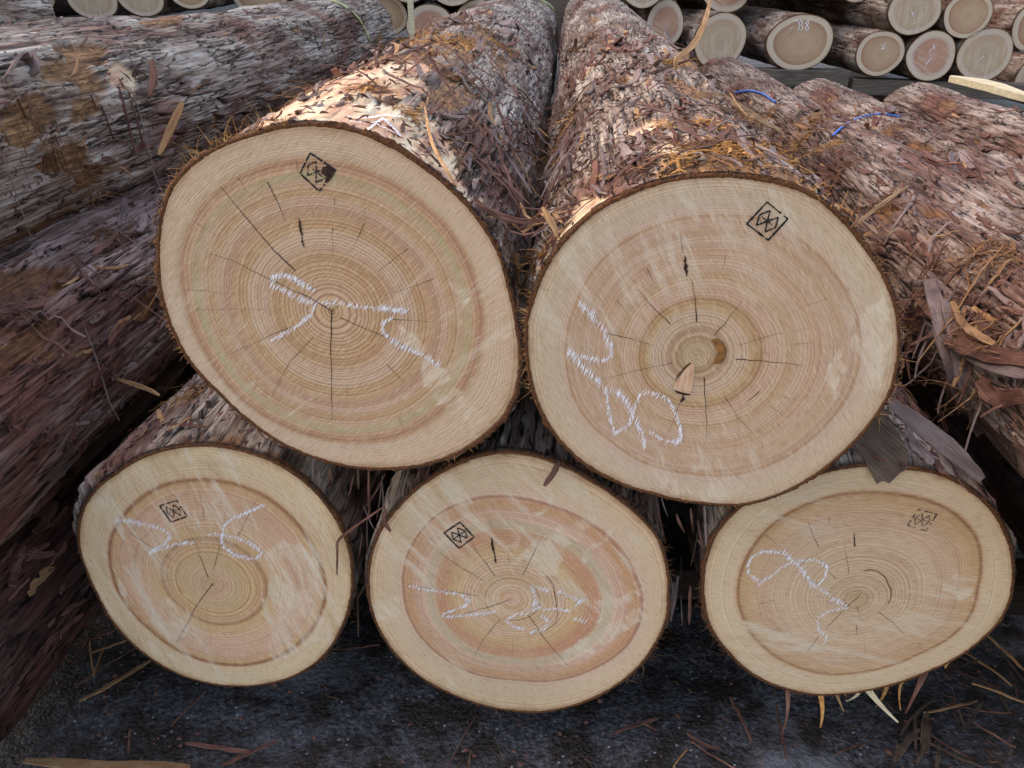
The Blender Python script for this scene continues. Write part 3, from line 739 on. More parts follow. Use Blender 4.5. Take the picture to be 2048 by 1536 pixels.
L1.face(M['w1'], pp(*k1([(775, 838)])[0], YU), px_poly(h1, YU), nth=260, nr=70, fuzz=[k1([(1270,720),(1310,705),(1350,740),(1370,800),(1330,830),(1300,780)]), k1([(1180,1000),(1260,1130),(1330,1220),(1440,1340),(1400,1380),(1260,1280),(1160,1120)]), k1([(1060,880),(1120,900),(1230,1070),(1200,1080),(1090,960)])])
L2.face(M['w2'], pp(*k2([(785, 845)])[0], YU), px_poly(h2, YU), nth=260, nr=70, fuzz=[k2([(1330,960),(1390,860),(1450,790),(1440,900),(1400,1060),(1340,1010)]), k2([(1500,700),(1560,640),(1600,580),(1640,640),(1650,820),(1560,1000),(1500,880),(1480,780)]), k2([(840,1400),(900,1390),(910,1500),(850,1500)]), k2([(860,1100),(890,1080),(930,1180),(880,1200)])])
L3.face(M['w3'], pp(*k3([(875, 885)])[0], YL), px_poly(h3, YL), nth=260, nr=70, fuzz=[k3([(1195,1060),(1245,1360),(1400,1330),(1540,1180),(1570,900),(1500,720),(1400,650),(1290,600),(1180,700),(1240,900)]), k3([(130,345),(200,290),(290,235),(260,330),(195,470)]), k3([(560,980),(700,1030),(760,1130),(650,1250),(560,1180),(480,1060)]), k3([(880,270),(920,270),(850,540),(820,520)]), k3([(600,1300),(640,1320),(700,1440),(660,1430)])])
L4.face(M['w4'], pp(*k4([(832, 880)])[0], YL), px_poly(h4, YL), nth=260, nr=70, fuzz=[k4([(1320,910),(1600,800),(1580,880),(1400,950),(1300,1000)]), k4([(1090,260),(1110,270),(1000,400),(950,430)]), k4([(870,430),(900,430),(860,560),(800,620)]), k4([(1200,660),(1290,560),(1450,430),(1440,470),(1300,590),(1190,700)]), k4([(830,690),(900,600),(1140,470),(1340,390),(1320,440),(1140,560),(1090,740),(1010,740),(900,660)]), k4([(20,880),(200,870),(215,960),(60,1020)]), k4([(1100,1180),(1450,980),(1600,900),(1590,1000),(1300,1180),(1130,1260)])])
L5.face(M['w5'], pp(*k5([(1015, 877)])[0], YL), px_poly(h5, YL), nth=260, nr=70, fuzz=[k5([(1620,720),(1800,720),(1770,860),(1650,900),(1560,800)]), k5([(260,1010),(420,1040),(800,1180),(700,1220),(400,1150)])])
for l in (L1, L2, L3, L4, L5): l.edge()
L1.fibres([(100, 175, 1.2), (100, 145, 1.6), (-60, 0, .6), (170, 200, .5)], 430, .014)
L2.fibres([(40, 100, 1.0), (-20, 40, .7), (150, 200, .9), (-80, -30, .4)], 480, .02)
L3.fibres([(-80, -40, 1.0), (60, 120, .6), (-40, 10, .6)], 260, .016, M['fibre_dark'])
L4.fibres([(-45, -10, 1.0), (0, 60, .8), (110, 160, .5)], 240, .016, M['fibre_dark'])
L5.fibres([(-110, -50, .9), (180, 220, .8), (20, 80, .4)], 240, .016, M['fibre_dark'])

# splits in the cut faces
L1.cracks([k1(l) if not isinstance(l, tuple) else (k1(l[0]), l[1]) for l in [
 ([(775,838),(710,795),(520,705),(350,620),(240,590)], 1.5), ([(775,838),(800,815)], 1.3), ([(620,665),(530,580),(400,425),(300,305)], 1.8), ([(775,838),(772,1000),(775,1150),(775,1310)], 1.7),
 ([(810,865),(1000,945),(1170,1025)], 1.2), ([(600,905),(450,970),(310,1035)], 1.0), ([(695,950),(600,1050),(500,1230)], .9), ([(500,285),(545,370),(575,450)], 1.4), ([(915,460),(870,560)], 1.1),
 ([(1100,570),(970,670)], .9), ([(1210,700),(1000,770)], .7), ([(1030,870),(1210,883)], 1.0), ([(1010,1065),(1090,1145)], .9), ([(160,745),(400,765)], .6), ([(190,830),(520,828)], .5),
 ([(780,480),(778,600)], .8), ([(375,265),(410,330)], .8), ([(625,195),(632,250)], .7), ([(785,350),(788,390)], .8), ([(695,410),(700,450)], .7), ([(180,450),(300,525)], .5), ([(920,395),(905,430)], .7), ([(1040,490),(1000,540)], .6), ([(840,1160),(845,1210)], .6), ([(1060,1290),(1085,1350)], .6), ([(560,1130),(545,1160)], .6)]])
L2.cracks([(k2(l[0]), l[1]) for l in [
 ([(820,945),(828,1100),(832,1220)], 1.6), ([(785,700),(780,600),(765,510)], 1.7), ([(725,390),(712,310)], 1.0), ([(670,710),(600,640),(520,550)], 1.3), ([(865,760),(930,680),(990,605)], 1.2), ([(960,865),(1100,875),(1260,893)], 1.5),
 ([(385,750),(500,775),(600,805)], 1.1), ([(680,880),(500,920),(350,955)], .8), ([(915,1035),(970,1120),(1030,1190)], 1.0), ([(565,460),(600,530)], .9), ([(1065,1008),(1010,1055)], 1.6), ([(980,800),(1150,750),(1280,730)], .6), ([(1370,590),(1170,670)], .5),
 ([(1220,797),(1320,790)], .7), ([(720,1030),(680,1150),(600,1300)], .6), ([(915,400),(900,470)], .8), ([(1110,1070),(1190,1130)], .7), ([(430,600),(500,690)], .6), ([(1170,1030),(1230,1050)], .6), ([(80,550),(150,560)], .5)]])
L3.cracks([(k3(l[0]), l[1]) for l in [
 ([(875,885),(800,985),(720,1120),(650,1250)], 1.6), ([(850,850),(780,650),(700,500)], 1.2), ([(825,500),(805,380),(785,260)], .7), ([(880,800),(920,650),(965,400)], .7), ([(1030,590),(1100,450),(1150,370)], .9), ([(370,575),(550,690),(720,800)], .8),
 ([(640,345),(600,300)], .6), ([(1250,700),(1400,640)], .4), ([(860,1150),(865,1260)], .4), ([(660,860),(520,870)], .5), ([(1180,1090),(1290,1180)], .5)]])
L4.cracks([(k4(l[0]), l[1]) for l in [
 ([(820,880),(700,925),(480,985)], 1.4), ([(740,745),(660,640),(590,540)], 1.3), ([(670,770),(520,680),(360,570)], 1.0), ([(895,740),(960,620),(1020,500)], 1.1), ([(930,970),(1050,1140),(1150,1250)], 1.3), ([(770,990),(680,1100),(600,1240)], 1.1),
 ([(640,860),(450,830),(250,800)], .8), ([(1030,745),(1075,800),(1085,880),(1097,950),(1085,1010),(1035,1055)], 1.5), ([(820,680),(815,590)], .6), ([(730,480),(695,410)], .7), ([(640,370),(620,320)], .5), ([(735,370),(722,330)], .5), ([(410,520),(440,550)], .6), ([(840,1100),(842,1180)], .5)]])
L5.cracks([(k5(l[0]), l[1]) for l in [
 ([(1015,877),(1050,835)], 1.2), ([(1010,880),(900,980),(820,1070)], 1.3), ([(780,1110),(690,1230)], .8), ([(890,755),(800,640),(760,590)], .9), ([(780,550),(740,470),(710,385)], 1.1), ([(970,720),(950,600),(940,500)], .7), ([(445,470),(515,530)], .8),
 ([(1155,955),(1250,1030),(1325,1105)], 1.1), ([(1020,920),(1040,1000)], .8), ([(1020,1040),(1020,1110)], 1.0), ([(700,745),(780,780)], 1.2), ([(400,910),(520,880)], .6), ([(480,1080),(650,1000),(770,960)], .5), ([(845,360),(842,420)], .8), ([(590,800),(570,880)], .5), ([(1065,1150),(1080,1280)], .5), ([(1410,1150),(1430,1200)], .7)]])
# chalk
C = lambda k, L: [(k(l[0]), l[1]) if isinstance(l, tuple) else k(l) for l in L]
L1.chalk(C(k1, [([(515,690),(560,680),(610,692),(660,722),(700,752)], 1.0), ([(515,700),(530,732),(600,762),(660,790),(705,810)], 1.1), ([(520,690),(600,690),(660,735)], .9), [(705,808),(690,850),(650,885),(580,930),(515,960)], ([(725,795),(770,810),(800,800),(870,815),(930,822),(980,822),(1050,830),(1105,832)], .9), ([(980,815),(1040,835),(1090,840)], 1.2), [(1030,868),(995,885),(990,920),(1030,960),(1080,990),(1150,1020)], ([(1150,1015),(1190,1040),(1235,1070)], .9)]), w=20)
L2.chalk(C(k2, [([(265,615),(320,670),(370,730),(400,800)], 1.5), ([(400,790),(412,850),(370,870),(300,860),(210,820)], .9), ([(215,825),(250,870),(310,930),(360,980),(385,1015)], 1.4), ([(405,1000),(440,1020),(480,1060),(500,1110),(530,1170),(550,1220),(555,1260)], 1.3), ([(385,1010),(395,1100),(420,1200),(490,1150),(510,1080),(530,1030),(560,1010),(610,1020),(660,1050),(690,1100),(710,1160),(715,1220),(690,1240),(630,1220),(570,1185)], .8), ([(690,1240),(715,1215),(715,1160)], 1.3)]), w=19, slant=(-.35, 1))
L3.chalk(C(k3, [[(280,490),(370,500),(460,520),(540,540),(600,570),(620,600)], [(620,600),(580,640),(490,690)], ([(490,692),(560,665)], 1.3), [(560,670),(650,640),(760,632)]]), w=15, slant=(-.6, 1), dens=1.5)
L3.chalk(C(k3, [[(1190,400),(1100,440),(1000,480),(945,530),(930,600),(940,650),(1000,700),(1080,725),(1150,725),(1180,690),(1100,630),(1020,600)], ([(1020,600),(920,580),(830,575)], .8)]), w=15, slant=(-.6, 1), dens=1.5)
L4.chalk(C(k4, [([(250,800),(330,820),(450,835)], .6), [(450,835),(550,855),(600,890),(570,915),(500,940),(440,965),(470,980),(560,970),(660,960),(740,950)], ([(945,800),(965,850),(960,920)], 1.0), [(990,925),(930,950),(880,965)], ([(870,950),(800,1000),(840,1030),(910,1050)], .8), ([(980,810),(1050,830)], 1.0), ([(1100,830),(1160,860),(1240,890),(1190,915)], 1.1), ([(1000,945),(1070,930),(1180,950)], .8), [(1010,970),(1045,1010),(1020,1050),(930,1070)], ([(980,900),(990,930)], 1.2), ([(1200,985),(1260,1005)], 1.2)]), w=15, skip=.18, slant=(-.8, 1))
L5.chalk(C(k5, [[(530,585),(440,575),(370,600),(335,650)], ([(335,650),(332,710)], 1.3), [(335,710),(370,740),(410,780)], ([(400,785),(470,740)], .9), ([(470,740),(540,680),(620,640),(740,630),(810,650)], .9), [(810,650),(835,680),(820,740),(770,790)], ([(540,570),(600,620),(660,670),(700,730),(750,790)], 1.6), [(750,790),(850,855)], ([(865,880),(910,890),(955,925)], 1.3), ([(960,930),(860,950),(770,990)], .6), ([(770,1010),(785,1080)], .8), ([(780,1070),(825,1110),(825,1150)], 1.1)]), w=14, slant=(-.6, 1), dens=1.6)
# stamps
L1.stamp(*k1([(683, 162), (792, 236), (722, 325), (640, 250)]), keep=.82, w=3.2)
L1.patch(k1([(735,222),(765,215),(790,240),(780,262),(762,285),(745,290),(752,262),(730,250)]), M['bruise'], 'ink_smudge', .0014)
L2.stamp(*k2([(1100, 165), (1192, 240), (1105, 335), (1010, 262)]), w=3.6)
L3.stamp(*k3([(550, 405), (655, 372), (718, 470), (620, 505)]), keep=.78, w=2.2)
L4.stamp(*k4([(450, 500), (540, 440), (620, 525), (535, 588)]), w=2.6)
L5.stamp(*k5([(1408, 312), (1525, 342), (1455, 448), (1340, 412)]), keep=.75, w=2.0, mat=M['ink_faint'])
# bruises where a hammer or bud left the wood dark
def jag(c, L, w, ang, n, seed):
    rnd = random.Random(seed); P = []
    for sgn in (1, -1):
        for i in range(n):
            t = i / (n - 1) if sgn == 1 else 1 - i / (n - 1)
            a = (t - .5) * L; b = sgn * w * rnd.uniform(.15, 1) * math.sin(math.pi * (t * .9 + .05))
            P.append((c[0] + a * math.cos(ang) - b * math.sin(ang), c[1] + a * math.sin(ang) + b * math.cos(ang)))
    return P
for (l, k, c, L_, w_, an) in ((L1, k1, (642, 485), 95, 8, 80), (L1, k1, (652, 545), 45, 6, 75), (L2, k2, (738, 450), 95, 12, 85), (L4, k4, (728, 580), 110, 11, 80), (L4, k4, (742, 650), 50, 8, 85), (L5, k5, (1004, 500), 90, 5, 88), (L5, k5, (1008, 535), 30, 8, 85)):
    q = k([jj for jj in jag(c, L_, w_, R(an), 9, int(c[0]))])
    l.patch(q, M['bruise'], 'dark_scar', .0011)
# knots
L2.patch(k2([(775,878),(762,884),(735,910),(715,940),(690,975),(682,1000),(700,1012),(730,1020),(755,1022),(768,990),(772,960),(776,920)]), M['knot'], 'knot', .0012, .0006)
L2.patch(k2([(765,882),(740,900),(712,935),(690,962),(700,935),(732,900),(755,880)]), M['crack_thin'], 'knot_rim', .0010)
L2.patch(k2([(681,1000),(700,1016),(730,1025),(757,1025),(757,1019),(730,1014),(702,1006)]), M['crack'], 'knot_rim', .0016)
L2.patch(k2([(725,1022),(735,1045),(712,1060),(722,1035)]), M['bruise'], 'knot_rim', .0011)
L2.patch(k2([(850,778),(880,770),(905,790),(920,820),(918,850),(900,880),(880,886),(860,885),(868,868),(885,850),(888,825),(875,800)]), M['knot_brown'], 'knot', .0011, .001)
arc5 = k5([(1060,700),(1110,688),(1160,700),(1200,735),(1235,790),(1246,840),(1235,885),(1212,908),(1226,870),(1228,830),(1215,785),(1185,742),(1145,712),(1100,700)])
L5.cracks([(k5([(1065,698),(1110,692),(1160,706),(1200,742),(1228,795),(1238,840),(1230,885),(1214,905)]), 2.6)], mat=M['knot_brown'], name='resin_arc', taper=.2)

# ------------------------------------------------------------------ logs beside the front five (their near ends are out of the picture)
G_S = 'cedar logs lying beside the front five'
LL1 = Log('cedar_log', 'topmost grey barked log at upper left with orange torn patches', circ(-1.17, CAM_H - .315, .205, 1), .80, 3.9, .01, seed=31, group=G_S)
LL2 = Log('cedar_log', 'purplish log at the left, directly under the upper left grey log', circ(-1.03, CAM_H - .672, .207, 2), .78, 3.9, .01, seed=37, group=G_S)
LL3 = Log('cedar_log', 'dark log at far left nearest the ground', circ(-1.08, CAM_H - 1.045, .18, 3), .82, 3.9, .01, seed=41, group=G_S)
RM = Log('cedar_log', 'bark-covered log just right of the large pale log, under the short blue strand', circ(.82, CAM_H - .565, .165, 4), .80, 3.9, .01, seed=47, group=G_S)
RR1 = Log('cedar_log', 'reddish grey log at right under the long blue strand arc', circ(1.23, CAM_H - .69, .205, 5), 1.05, 3.2, .01, seed=53, group=G_S)
RR2 = Log('cedar_log', 'rightmost upper log, ragged reddish bark, white split wood lying along it', circ(1.70, CAM_H - .70, .21, 6), 1.0, 3.25, .01, seed=59, group=G_S)
RN = Log('cedar_log', 'dark damp log low at the right, half hidden beside the wide chalk-looped log', circ(1.12, CAM_H - .98, .18, 7), .80, 3.8, .01, seed=61, group=G_S)
LL1.blobs = [('peel', None, 140, 320), ('peel', None, 175, 370), ('peel', None, 40, 250), ('pale', None, 265, 155), ('peel', None, 590, 60), ('peel', None, 430, 240), ('peel', None, 150, 110)]
LL2.blobs = [('peel', None, 20, 690), ('peel', None, 290, 610), ('peel', None, 60, 560)]
RR1.blobs = [('peel', None, 1960, 520), ('peel', None, 1840, 300), ('pale', None, 1930, 640)]
RR2.blobs = [('peel', None, 1950, 290)]
RM.blobs = [('peel', None, 1600, 250), ('peel', None, 1770, 430)]
for l in (LL1, LL2, RR1, RR2, RM):
    nb = []
    for b in l.blobs:
        h = l.hit(b[2], b[3])
        if h: nb.append((b[0], h[0], h[1], random.uniform(.022, .036) if b[0] == 'peel' else .022, random.uniform(.06, .12)))
    l.blobs = nb
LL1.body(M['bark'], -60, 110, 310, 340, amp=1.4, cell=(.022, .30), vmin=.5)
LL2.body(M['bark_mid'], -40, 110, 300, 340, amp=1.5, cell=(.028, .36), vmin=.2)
LL3.body(M['bark_wet_shade'], -40, 110, 220, 240, amp=1.6, cell=(.028, .36), vmin=.1)
M['bark_right'] = bark_material('bark_right_logs', tint=(.86, .80, .80), warm=.03)
RM.body(M['bark_right'], 40, 200, 260, 300, cell=(.020, .20), vmin=.02)
RR1.body(M['bark_right'], 60, 210, 280, 300, cell=(.020, .28), amp=1.2, vmin=.4)
RR2.body(M['bark_right'], 60, 210, 240, 260, cell=(.020, .28), amp=1.2, vmin=.6)
RN.body(M['bark_wet_shade'], 60, 210, 180, 200, cell=(.03, .2), vmin=.2)
for i, l in enumerate((LL1, LL2, LL3, RM, RR1, RR2, RN)):
    l.face(M['w%d' % (1 + i % 5)], nth=72, nr=20)
# a further log at the top left whose far end stops at its own dark gap
q = unproj(50, 30, 4.4)
L0 = Log('cedar_log', 'grey log at the very top left corner, ending in a dark gap', circ(q.x - .04, q.z, .19, 9), 1.9, 2.5, .0, seed=67, group=G_S)
L0.body(M['bark'], -60, 120, 120, 120); L0.face(M['wood_back'][0], nth=48, nr=14)
# logs under and behind that close the gaps of the stack
def filler(x, z, r, y0, n, label, ln=3.4):
    l = Log('cedar_log', label, circ(x, z, r, n), y0, ln, .02, seed=70 + n, group='logs buried in the stack')
    l.body(M['bark_wet_shade'], 0, 180, 60, 50); l.face(M['wood_back'][n % 3], nth=48, nr=12); return l
filler(.36, CAM_H - .80, .10, 1.55, 1, 'thin dark log in the gap between lower middle and lower right logs')
filler(-.27, CAM_H - .86, .10, 1.5, 2, 'thin dark log in the gap between lower left and lower middle logs')

_q = unproj(1116, 44, 5.4)
_f = Log('cedar_log', 'short dark log standing back between the far ends of the two large logs', circ(_q.x, _q.z, .15, 8), 5.35, 1.6, .02, seed=83, group='logs buried in the stack')
_f.body(M['bark_wet_shade'], 0, 180, 60, 40); _f.face(M['timber'], nth=48, nr=12)

# ------------------------------------------------------------------ stack at the back of the yard
YB = 8.2
G_B = 'cut log ends in the stack at the back'
VP2 = math.atan2(-0.111, 1)
def back_log(px, py, rx, ry, n, label, y=YB, ln=4.5, mat=None, bark='bark'):
    c = unproj(px, py, y); e = unproj(px + rx, py, y); t = unproj(px, py - ry, y)
    r = (e.x - c.x); rz = (t.z - c.z)
    pts = [(c.x + (x - c.x), c.z + (z - c.z) * rz / r) for x, z in circ(c.x, c.z, r, n, .03)]
    l = Log('cedar_log', label, pts, y, ln, .02, seed=100 + n, group=G_B, drift=(-.111, 0))
    l.body(M[bark], -10, 190, 110, 110, amp=1.3, cell=(.05, .25)); l.face(mat or M['wood_back'][n % 3], nth=72, nr=24)
    l.edge(); return l
B = {}
B['F'] = back_log(1600, 85, 65, 58, 1, 'wide log end at the back numbered 738 in chalk, brown heart and pale rim', mat=M['wood_back'][0])
B['G'] = back_log(1440, 82, 52, 57, 2, 'pale log end at the back, first to the left of the numbered one', mat=M['wood_back'][1])
B['H'] = back_log(1330, 48, 36, 50, 3, 'log end at the back half hidden behind the large pale log, pinkish brown', y=YB + .2, mat=M['wood_back'][2])
B['C'] = back_log(1760, 107, 47, 47, 4, 'smallest brownish log end of the lower row at the back, right of the numbered one', mat=M['wood_back'][0])
B['D'] = back_log(1862, 112, 50, 50, 5, 'log end with a red-pink heart, middle of the lower row at upper right', mat=M['wood_back'][2])
B['E'] = back_log(1970, 110, 57, 53, 6, 'largest greyish log end of the lower row in the upper right corner', mat=M['wood_back'][1])
B['A'] = back_log(1829, 22, 52, 50, 7, 'pale log end resting on the brownish and pink-hearted ones at upper right', mat=M['wood_back'][1])
B['B'] = back_log(1936, 30, 47, 49, 8, 'log end resting on the pink-hearted and greyish ones at upper right', mat=M['wood_back'][0])
back_log(2082, 55, 58, 56, 9, 'log cut off by the right edge of the picture, upper row at the back', y=YB + .6, bark='bark_warm')
back_log(2090, 160, 62, 54, 10, 'log cut off by the right edge of the picture, lower row at the back', y=YB + .3, bark='bark_warm')
back_log(184, -2, 50, 42, 11, 'leftmost of the three grey log ends above the upper left log', mat=M['wood_back'][1], y=YB - .4)
back_log(281, -6, 46, 40, 12, 'middle one of the three grey log ends above the upper left log', mat=M['wood_back'][1], y=YB - .4)
back_log(377, -22, 42, 42, 13, 'rightmost and lowest cut of the three grey log ends above the upper left log', mat=M['wood_back'][0], y=YB - .4)
back_log(905, -32, 46, 46, 14, 'pale log end above the torn fibres on top of the big tilted log', mat=M['wood_back'][1])
back_log(858, 52, 46, 44, 15, 'pinkish log end low behind the top of the big tilted log', mat=M['wood_back'][2])
back_log(770, 30, 44, 44, 16, 'shaded log end at the back, behind the far end of the upper left log', mat=M['wood_back'][0], y=YB + .2)
back_log(812, -36, 42, 42, 17, 'log end at the back beside the upright stake', mat=M['wood_back'][1])
back_log(955, 42, 44, 44, 18, 'dark log end behind the torn fibre heap, back stack', mat=M['wood_back'][0], y=YB + .1)
back_log(1285, -30, 46, 46, 19, 'log end at the top edge of the picture between the two big front logs', mat=M['wood_back'][1])
back_log(640, 5, 52, 50, 20, 'dark barked log in the back stack above the upper left log', y=YB + .1, bark='bark_wet_shade')
back_log(520, -12, 54, 52, 21, 'dark log in the back stack left of the shaded end', y=YB + .2, bark='bark_wet_shade')
back_log(60, -8, 50, 46, 22, 'dark log in the back stack behind the top left corner log', y=YB + .3, bark='bark_wet_shade')
for k_, (px_, py_, w_) in enumerate([(1030, -30, 'above the far end of the big tilted log'), (1120, -42, 'between the far ends of the two front logs'), (1200, -36, 'just right of the gap between the big front logs'), (1400, -48, 'above the pale round log end'), (1500, -56, 'above and left of the numbered end'), (1452, -22, 'far behind and above the pale round end'), (1610, -52, 'right above the numbered end'), (1720, -44, 'above the smallest brownish end')]):
    back_log(px_, py_, 50, 48, 30 + k_, 'back log at the top ' + w_, y=YB + .5 + .1 * (k_ % 2))
fb = B['F']
cc = conv(2.926, 1348, 0)
fb.chalk([(s_, 1.0) for s_ in [cc([(705,122),(722,120),(735,140),(728,178)]), cc([(738,122),(752,128),(745,145),(756,162),(742,178)]), cc([(786,122),(770,132),(782,150),(790,168),(776,178),(768,166),(788,135),(786,122)])]], w=4, dens=.7, slant=(-.2, 1), lift=.004, name='chalk_number')
B['C'].chalk([([(1762, 88), (1770, 96), (1764, 98), (1772, 84)], 1)], w=3, dens=1.2, lift=.004, name='chalk_tick')
B['D'].chalk([([(1872, 90), (1858, 104)], 1), ([(1866, 88), (1870, 100)], 1), ([(1862, 116), (1852, 128), (1850, 138)], 1)], w=3.5, dens=1.2, lift=.004, name='chalk_tick')
B['A'].chalk([([(1822, 20), (1828, 34)], 1), ([(1832, 22), (1824, 30)], 1)], w=3, dens=1.2, lift=.004, name='chalk_tick')
B['E'].chalk([([(1956, 122), (1968, 112)], 1)], w=3, dens=1.2, lift=.004, name='chalk_tick')

def box_between(name, a, b, w, h, mat, label, cat, group=None):
    a = Vector(a); b = Vector(b); d = b - a; mb = MB(); L = d.length
    rot = d.to_track_quat('X', 'Z').to_matrix(); mb.box((0, 0, 0), L, w, h, rot)
    o = mb.build(name, mat); o.location = (a + b) / 2
    bv = o.modifiers.new('bevel', 'BEVEL'); bv.width = min(w, h) * .06; bv.segments = 2
    return tag(o, label, cat, group)
q0 = unproj(1455, 150, YB + .05); q1 = unproj(1690, 156, YB + .1)
box_between('timber_bearer', (q0.x - .5, YB + .0, q0.z - .0), (q1.x, YB + .1, q1.z), .22, .15, M['timber'], 'grey squared timber under the numbered log end at the back', 'timber')
q2 = unproj(1700, 172, YB + .1); q3 = unproj(2060, 186, YB + .1)
box_between('timber_bearer', (q2.x, YB + .15, q2.z), (q3.x + .3, YB + .15, q3.z), .2, .14, M['timber'], 'dark squared timber under the pink-hearted and greyish log ends', 'timber')
q4 = unproj(60, 60, YB); q5 = unproj(980, 100, YB)
box_between('timber_bearer', (q4.x - .5, YB + .3, q4.z - .15), (q5.x, YB + .3, q5.z), .2, .16, M['timber'], 'squared timber under the left part of the back stack', 'timber')
for (yy, nm) in ((1.45, 'near'), (3.6, 'far')):
    box_between('timber_bearer', (-1.35, yy, .045), (1.5, yy, .045), .10, .085, M['timber_dark'], 'dark timber on the tarmac under the %s part of the front logs' % nm, 'timber')
a = unproj(820, 16, YB - .2); b = unproj(826, 62, YB - .2)
box_between('wooden_stake', (b.x, YB - .2, b.z - .3), (a.x, YB - .2, a.z + .35), .05, .05, M['split_wood'], 'pale upright stake standing before the back log stack', 'stake')

# ------------------------------------------------------------------ paint lines and string lying on the bark
bpy.context.view_layer.update()
DG = bpy.context.evaluated_depsgraph_get()
def log_of(ob):
    while ob is not None and ob.parent is not None: ob = ob.parent
    for l in LOGS:
        if l.root.name == ob.name: return l
    return None
def drop(px, py, logs=None):
    best = None
    for l in (logs or LOGS[:16]):
        h = l.hit(px, py)
        if h and (best is None or h[2] < best[2]): best = (h[0], h[1], h[2], l)
    return best
def on_log(px, py, lift=.004, l=None):
    o = Vector((0, 0, CAM_H)); d = ray(px, py)
    for _ in range(6):
        ok, loc, nrm, idx, ob, mt = scene.ray_cast(DG, o, d)
        if not ok: return None
        lg = log_of(ob)
        if ob.name.startswith('bark') and lg is not None and (l is None or l is lg):
            v = loc.y - lg.y0; cx, cz = lg.cen(v); th = math.atan2(loc.z - cz, loc.x - cx)
            return loc + Vector((math.cos(th), 0, math.sin(th))) * lift, lg, th, v
        o = loc + d * .01
    return None
def surf_at(x, y):
    ok, loc, nrm, idx, ob, mt = scene.ray_cast(DG, Vector((x, y, 2.4)), Vector((0, 0, -1)))
    return loc.z if ok else 0.0
def dense(P, n=8):
    out = []
    for a, b in zip(P[:-1], P[1:]):
        out += [(a[0] + (b[0] - a[0]) * i / n, a[1] + (b[1] - a[1]) * i / n) for i in range(n)]
    return out + [P[-1]]
def painted(name, P, w, mat, log, lift=.003):
    mb = MB(); pts = []
    for q in dense(P, 16):
        r = on_log(q[0], q[1], lift, None)
        if r and (not pts or (r[0] - pts[-1]).length < .3): pts.append(r[0])
    rnd = random.Random(int(P[0][0]))
    if len(pts) < 3: return
    c = log.cen(1.0); rr = []
    for i, p in enumerate(pts):
        nrm = Vector((p.x - c[0], 0, p.z - c[1])).normalized(); d = pts[min(i + 1, len(pts) - 1)] - pts[max(i - 1, 0)]
        s_ = d.cross(nrm).normalized() * w * rnd.uniform(.35, .65); p2 = p + nrm * rnd.uniform(0, .002)
        mb.v += [p2 - s_ - log.root.location, p2 + s_ - log.root.location]
    for i in range(len(pts) - 1): mb.f.append((2 * i, 2 * i + 1, 2 * i + 3, 2 * i + 2))
    mb.build(name, mat, log.root)
def painted2(P, w): painted('chalk_scribble', P, w, M['chalk'], L1, .0015)
painted2([(690, 236), (730, 240), (770, 233), (810, 238)], .004)
painted2([(735, 262), (765, 240), (790, 262), (802, 280)], .004)
painted2([(700, 246), (750, 250), (790, 270)], .003)
def string(P, label, log=None, r0=.005, mat='string', name='string'):
    mb = MB(); pts = [r[0] for r in (on_log(x, y, .006, log) for x, y in dense(P, 6)) if r]
    if len(pts) < 3: print('no string', label); return
    [pts.__setitem__(i, (pts[i - 1] + pts[i] * 2 + pts[i + 1]) / 4) for _ in range(3) for i in range(1, len(pts) - 1)]
    mb.tube(pts, r0, 6, r0 * .9)
    o = mb.build(name, M[mat], smooth=True); tag(o, label, 'string')
string([(655, 0), (690, 14), (715, 38), (730, 62), (738, 84)], 'pale yellow-green string lying over the grey upper left log', LL1, .006)
string([(1076, 0), (1098, 12), (1116, 34), (1130, 64), (1134, 90)], 'pale string over the far part of the big tilted log', L1, .009)

string([(1472, 187), (1500, 183), (1528, 190), (1552, 208)], 'short bright blue strand on the log just right of the large pale one', None, .0040, 'blue', 'blue_strand')
string([(1666, 276), (1690, 252), (1720, 237), (1760, 229), (1800, 236)], 'long arc of bright blue strand over the right-hand logs', None, .0032, 'blue', 'blue_strand')

# ------------------------------------------------------------------ loose bark flakes on the logs (parts) and slivers, tufts, litter
def flake_mesh(seed, mat, L=1.0, w=.22, th=.05, curl=.15, n=9):
    rnd = random.Random(seed); mb = MB(); ws = []; pts = []
    for i in range(n):
        t = i / (n - 1); pts.append(Vector(((t - .5) * L, rnd.gauss(0, .02), curl * (2 * t - 1) ** 2 * rnd.uniform(.6, 1.3) * .5)))
        ws.append(w * (.35 + .65 * math.sin(math.pi * (.12 + .76 * t))) * rnd.uniform(.65, 1.25))
    mb.slab(pts, ws, th, Vector((0, 0, 1)))
    mb.uv = {k: (a * .07, b * .07) for k, (a, b) in mb.uv.items()}
    return mb.mesh('bark_flake', mat, False)
FL = {k: [flake_mesh(10 * j + i, M[m], 1, w_, .035, c_) for i in range(7) for (w_, c_) in ((rw, .12 + .05 * (i % 4)),)] for j, (k, m, rw) in enumerate((('grey', 'sliver_grey', .22), ('dark', 'sliver', .16), ('tan', 'sliver_tan', .17)))}
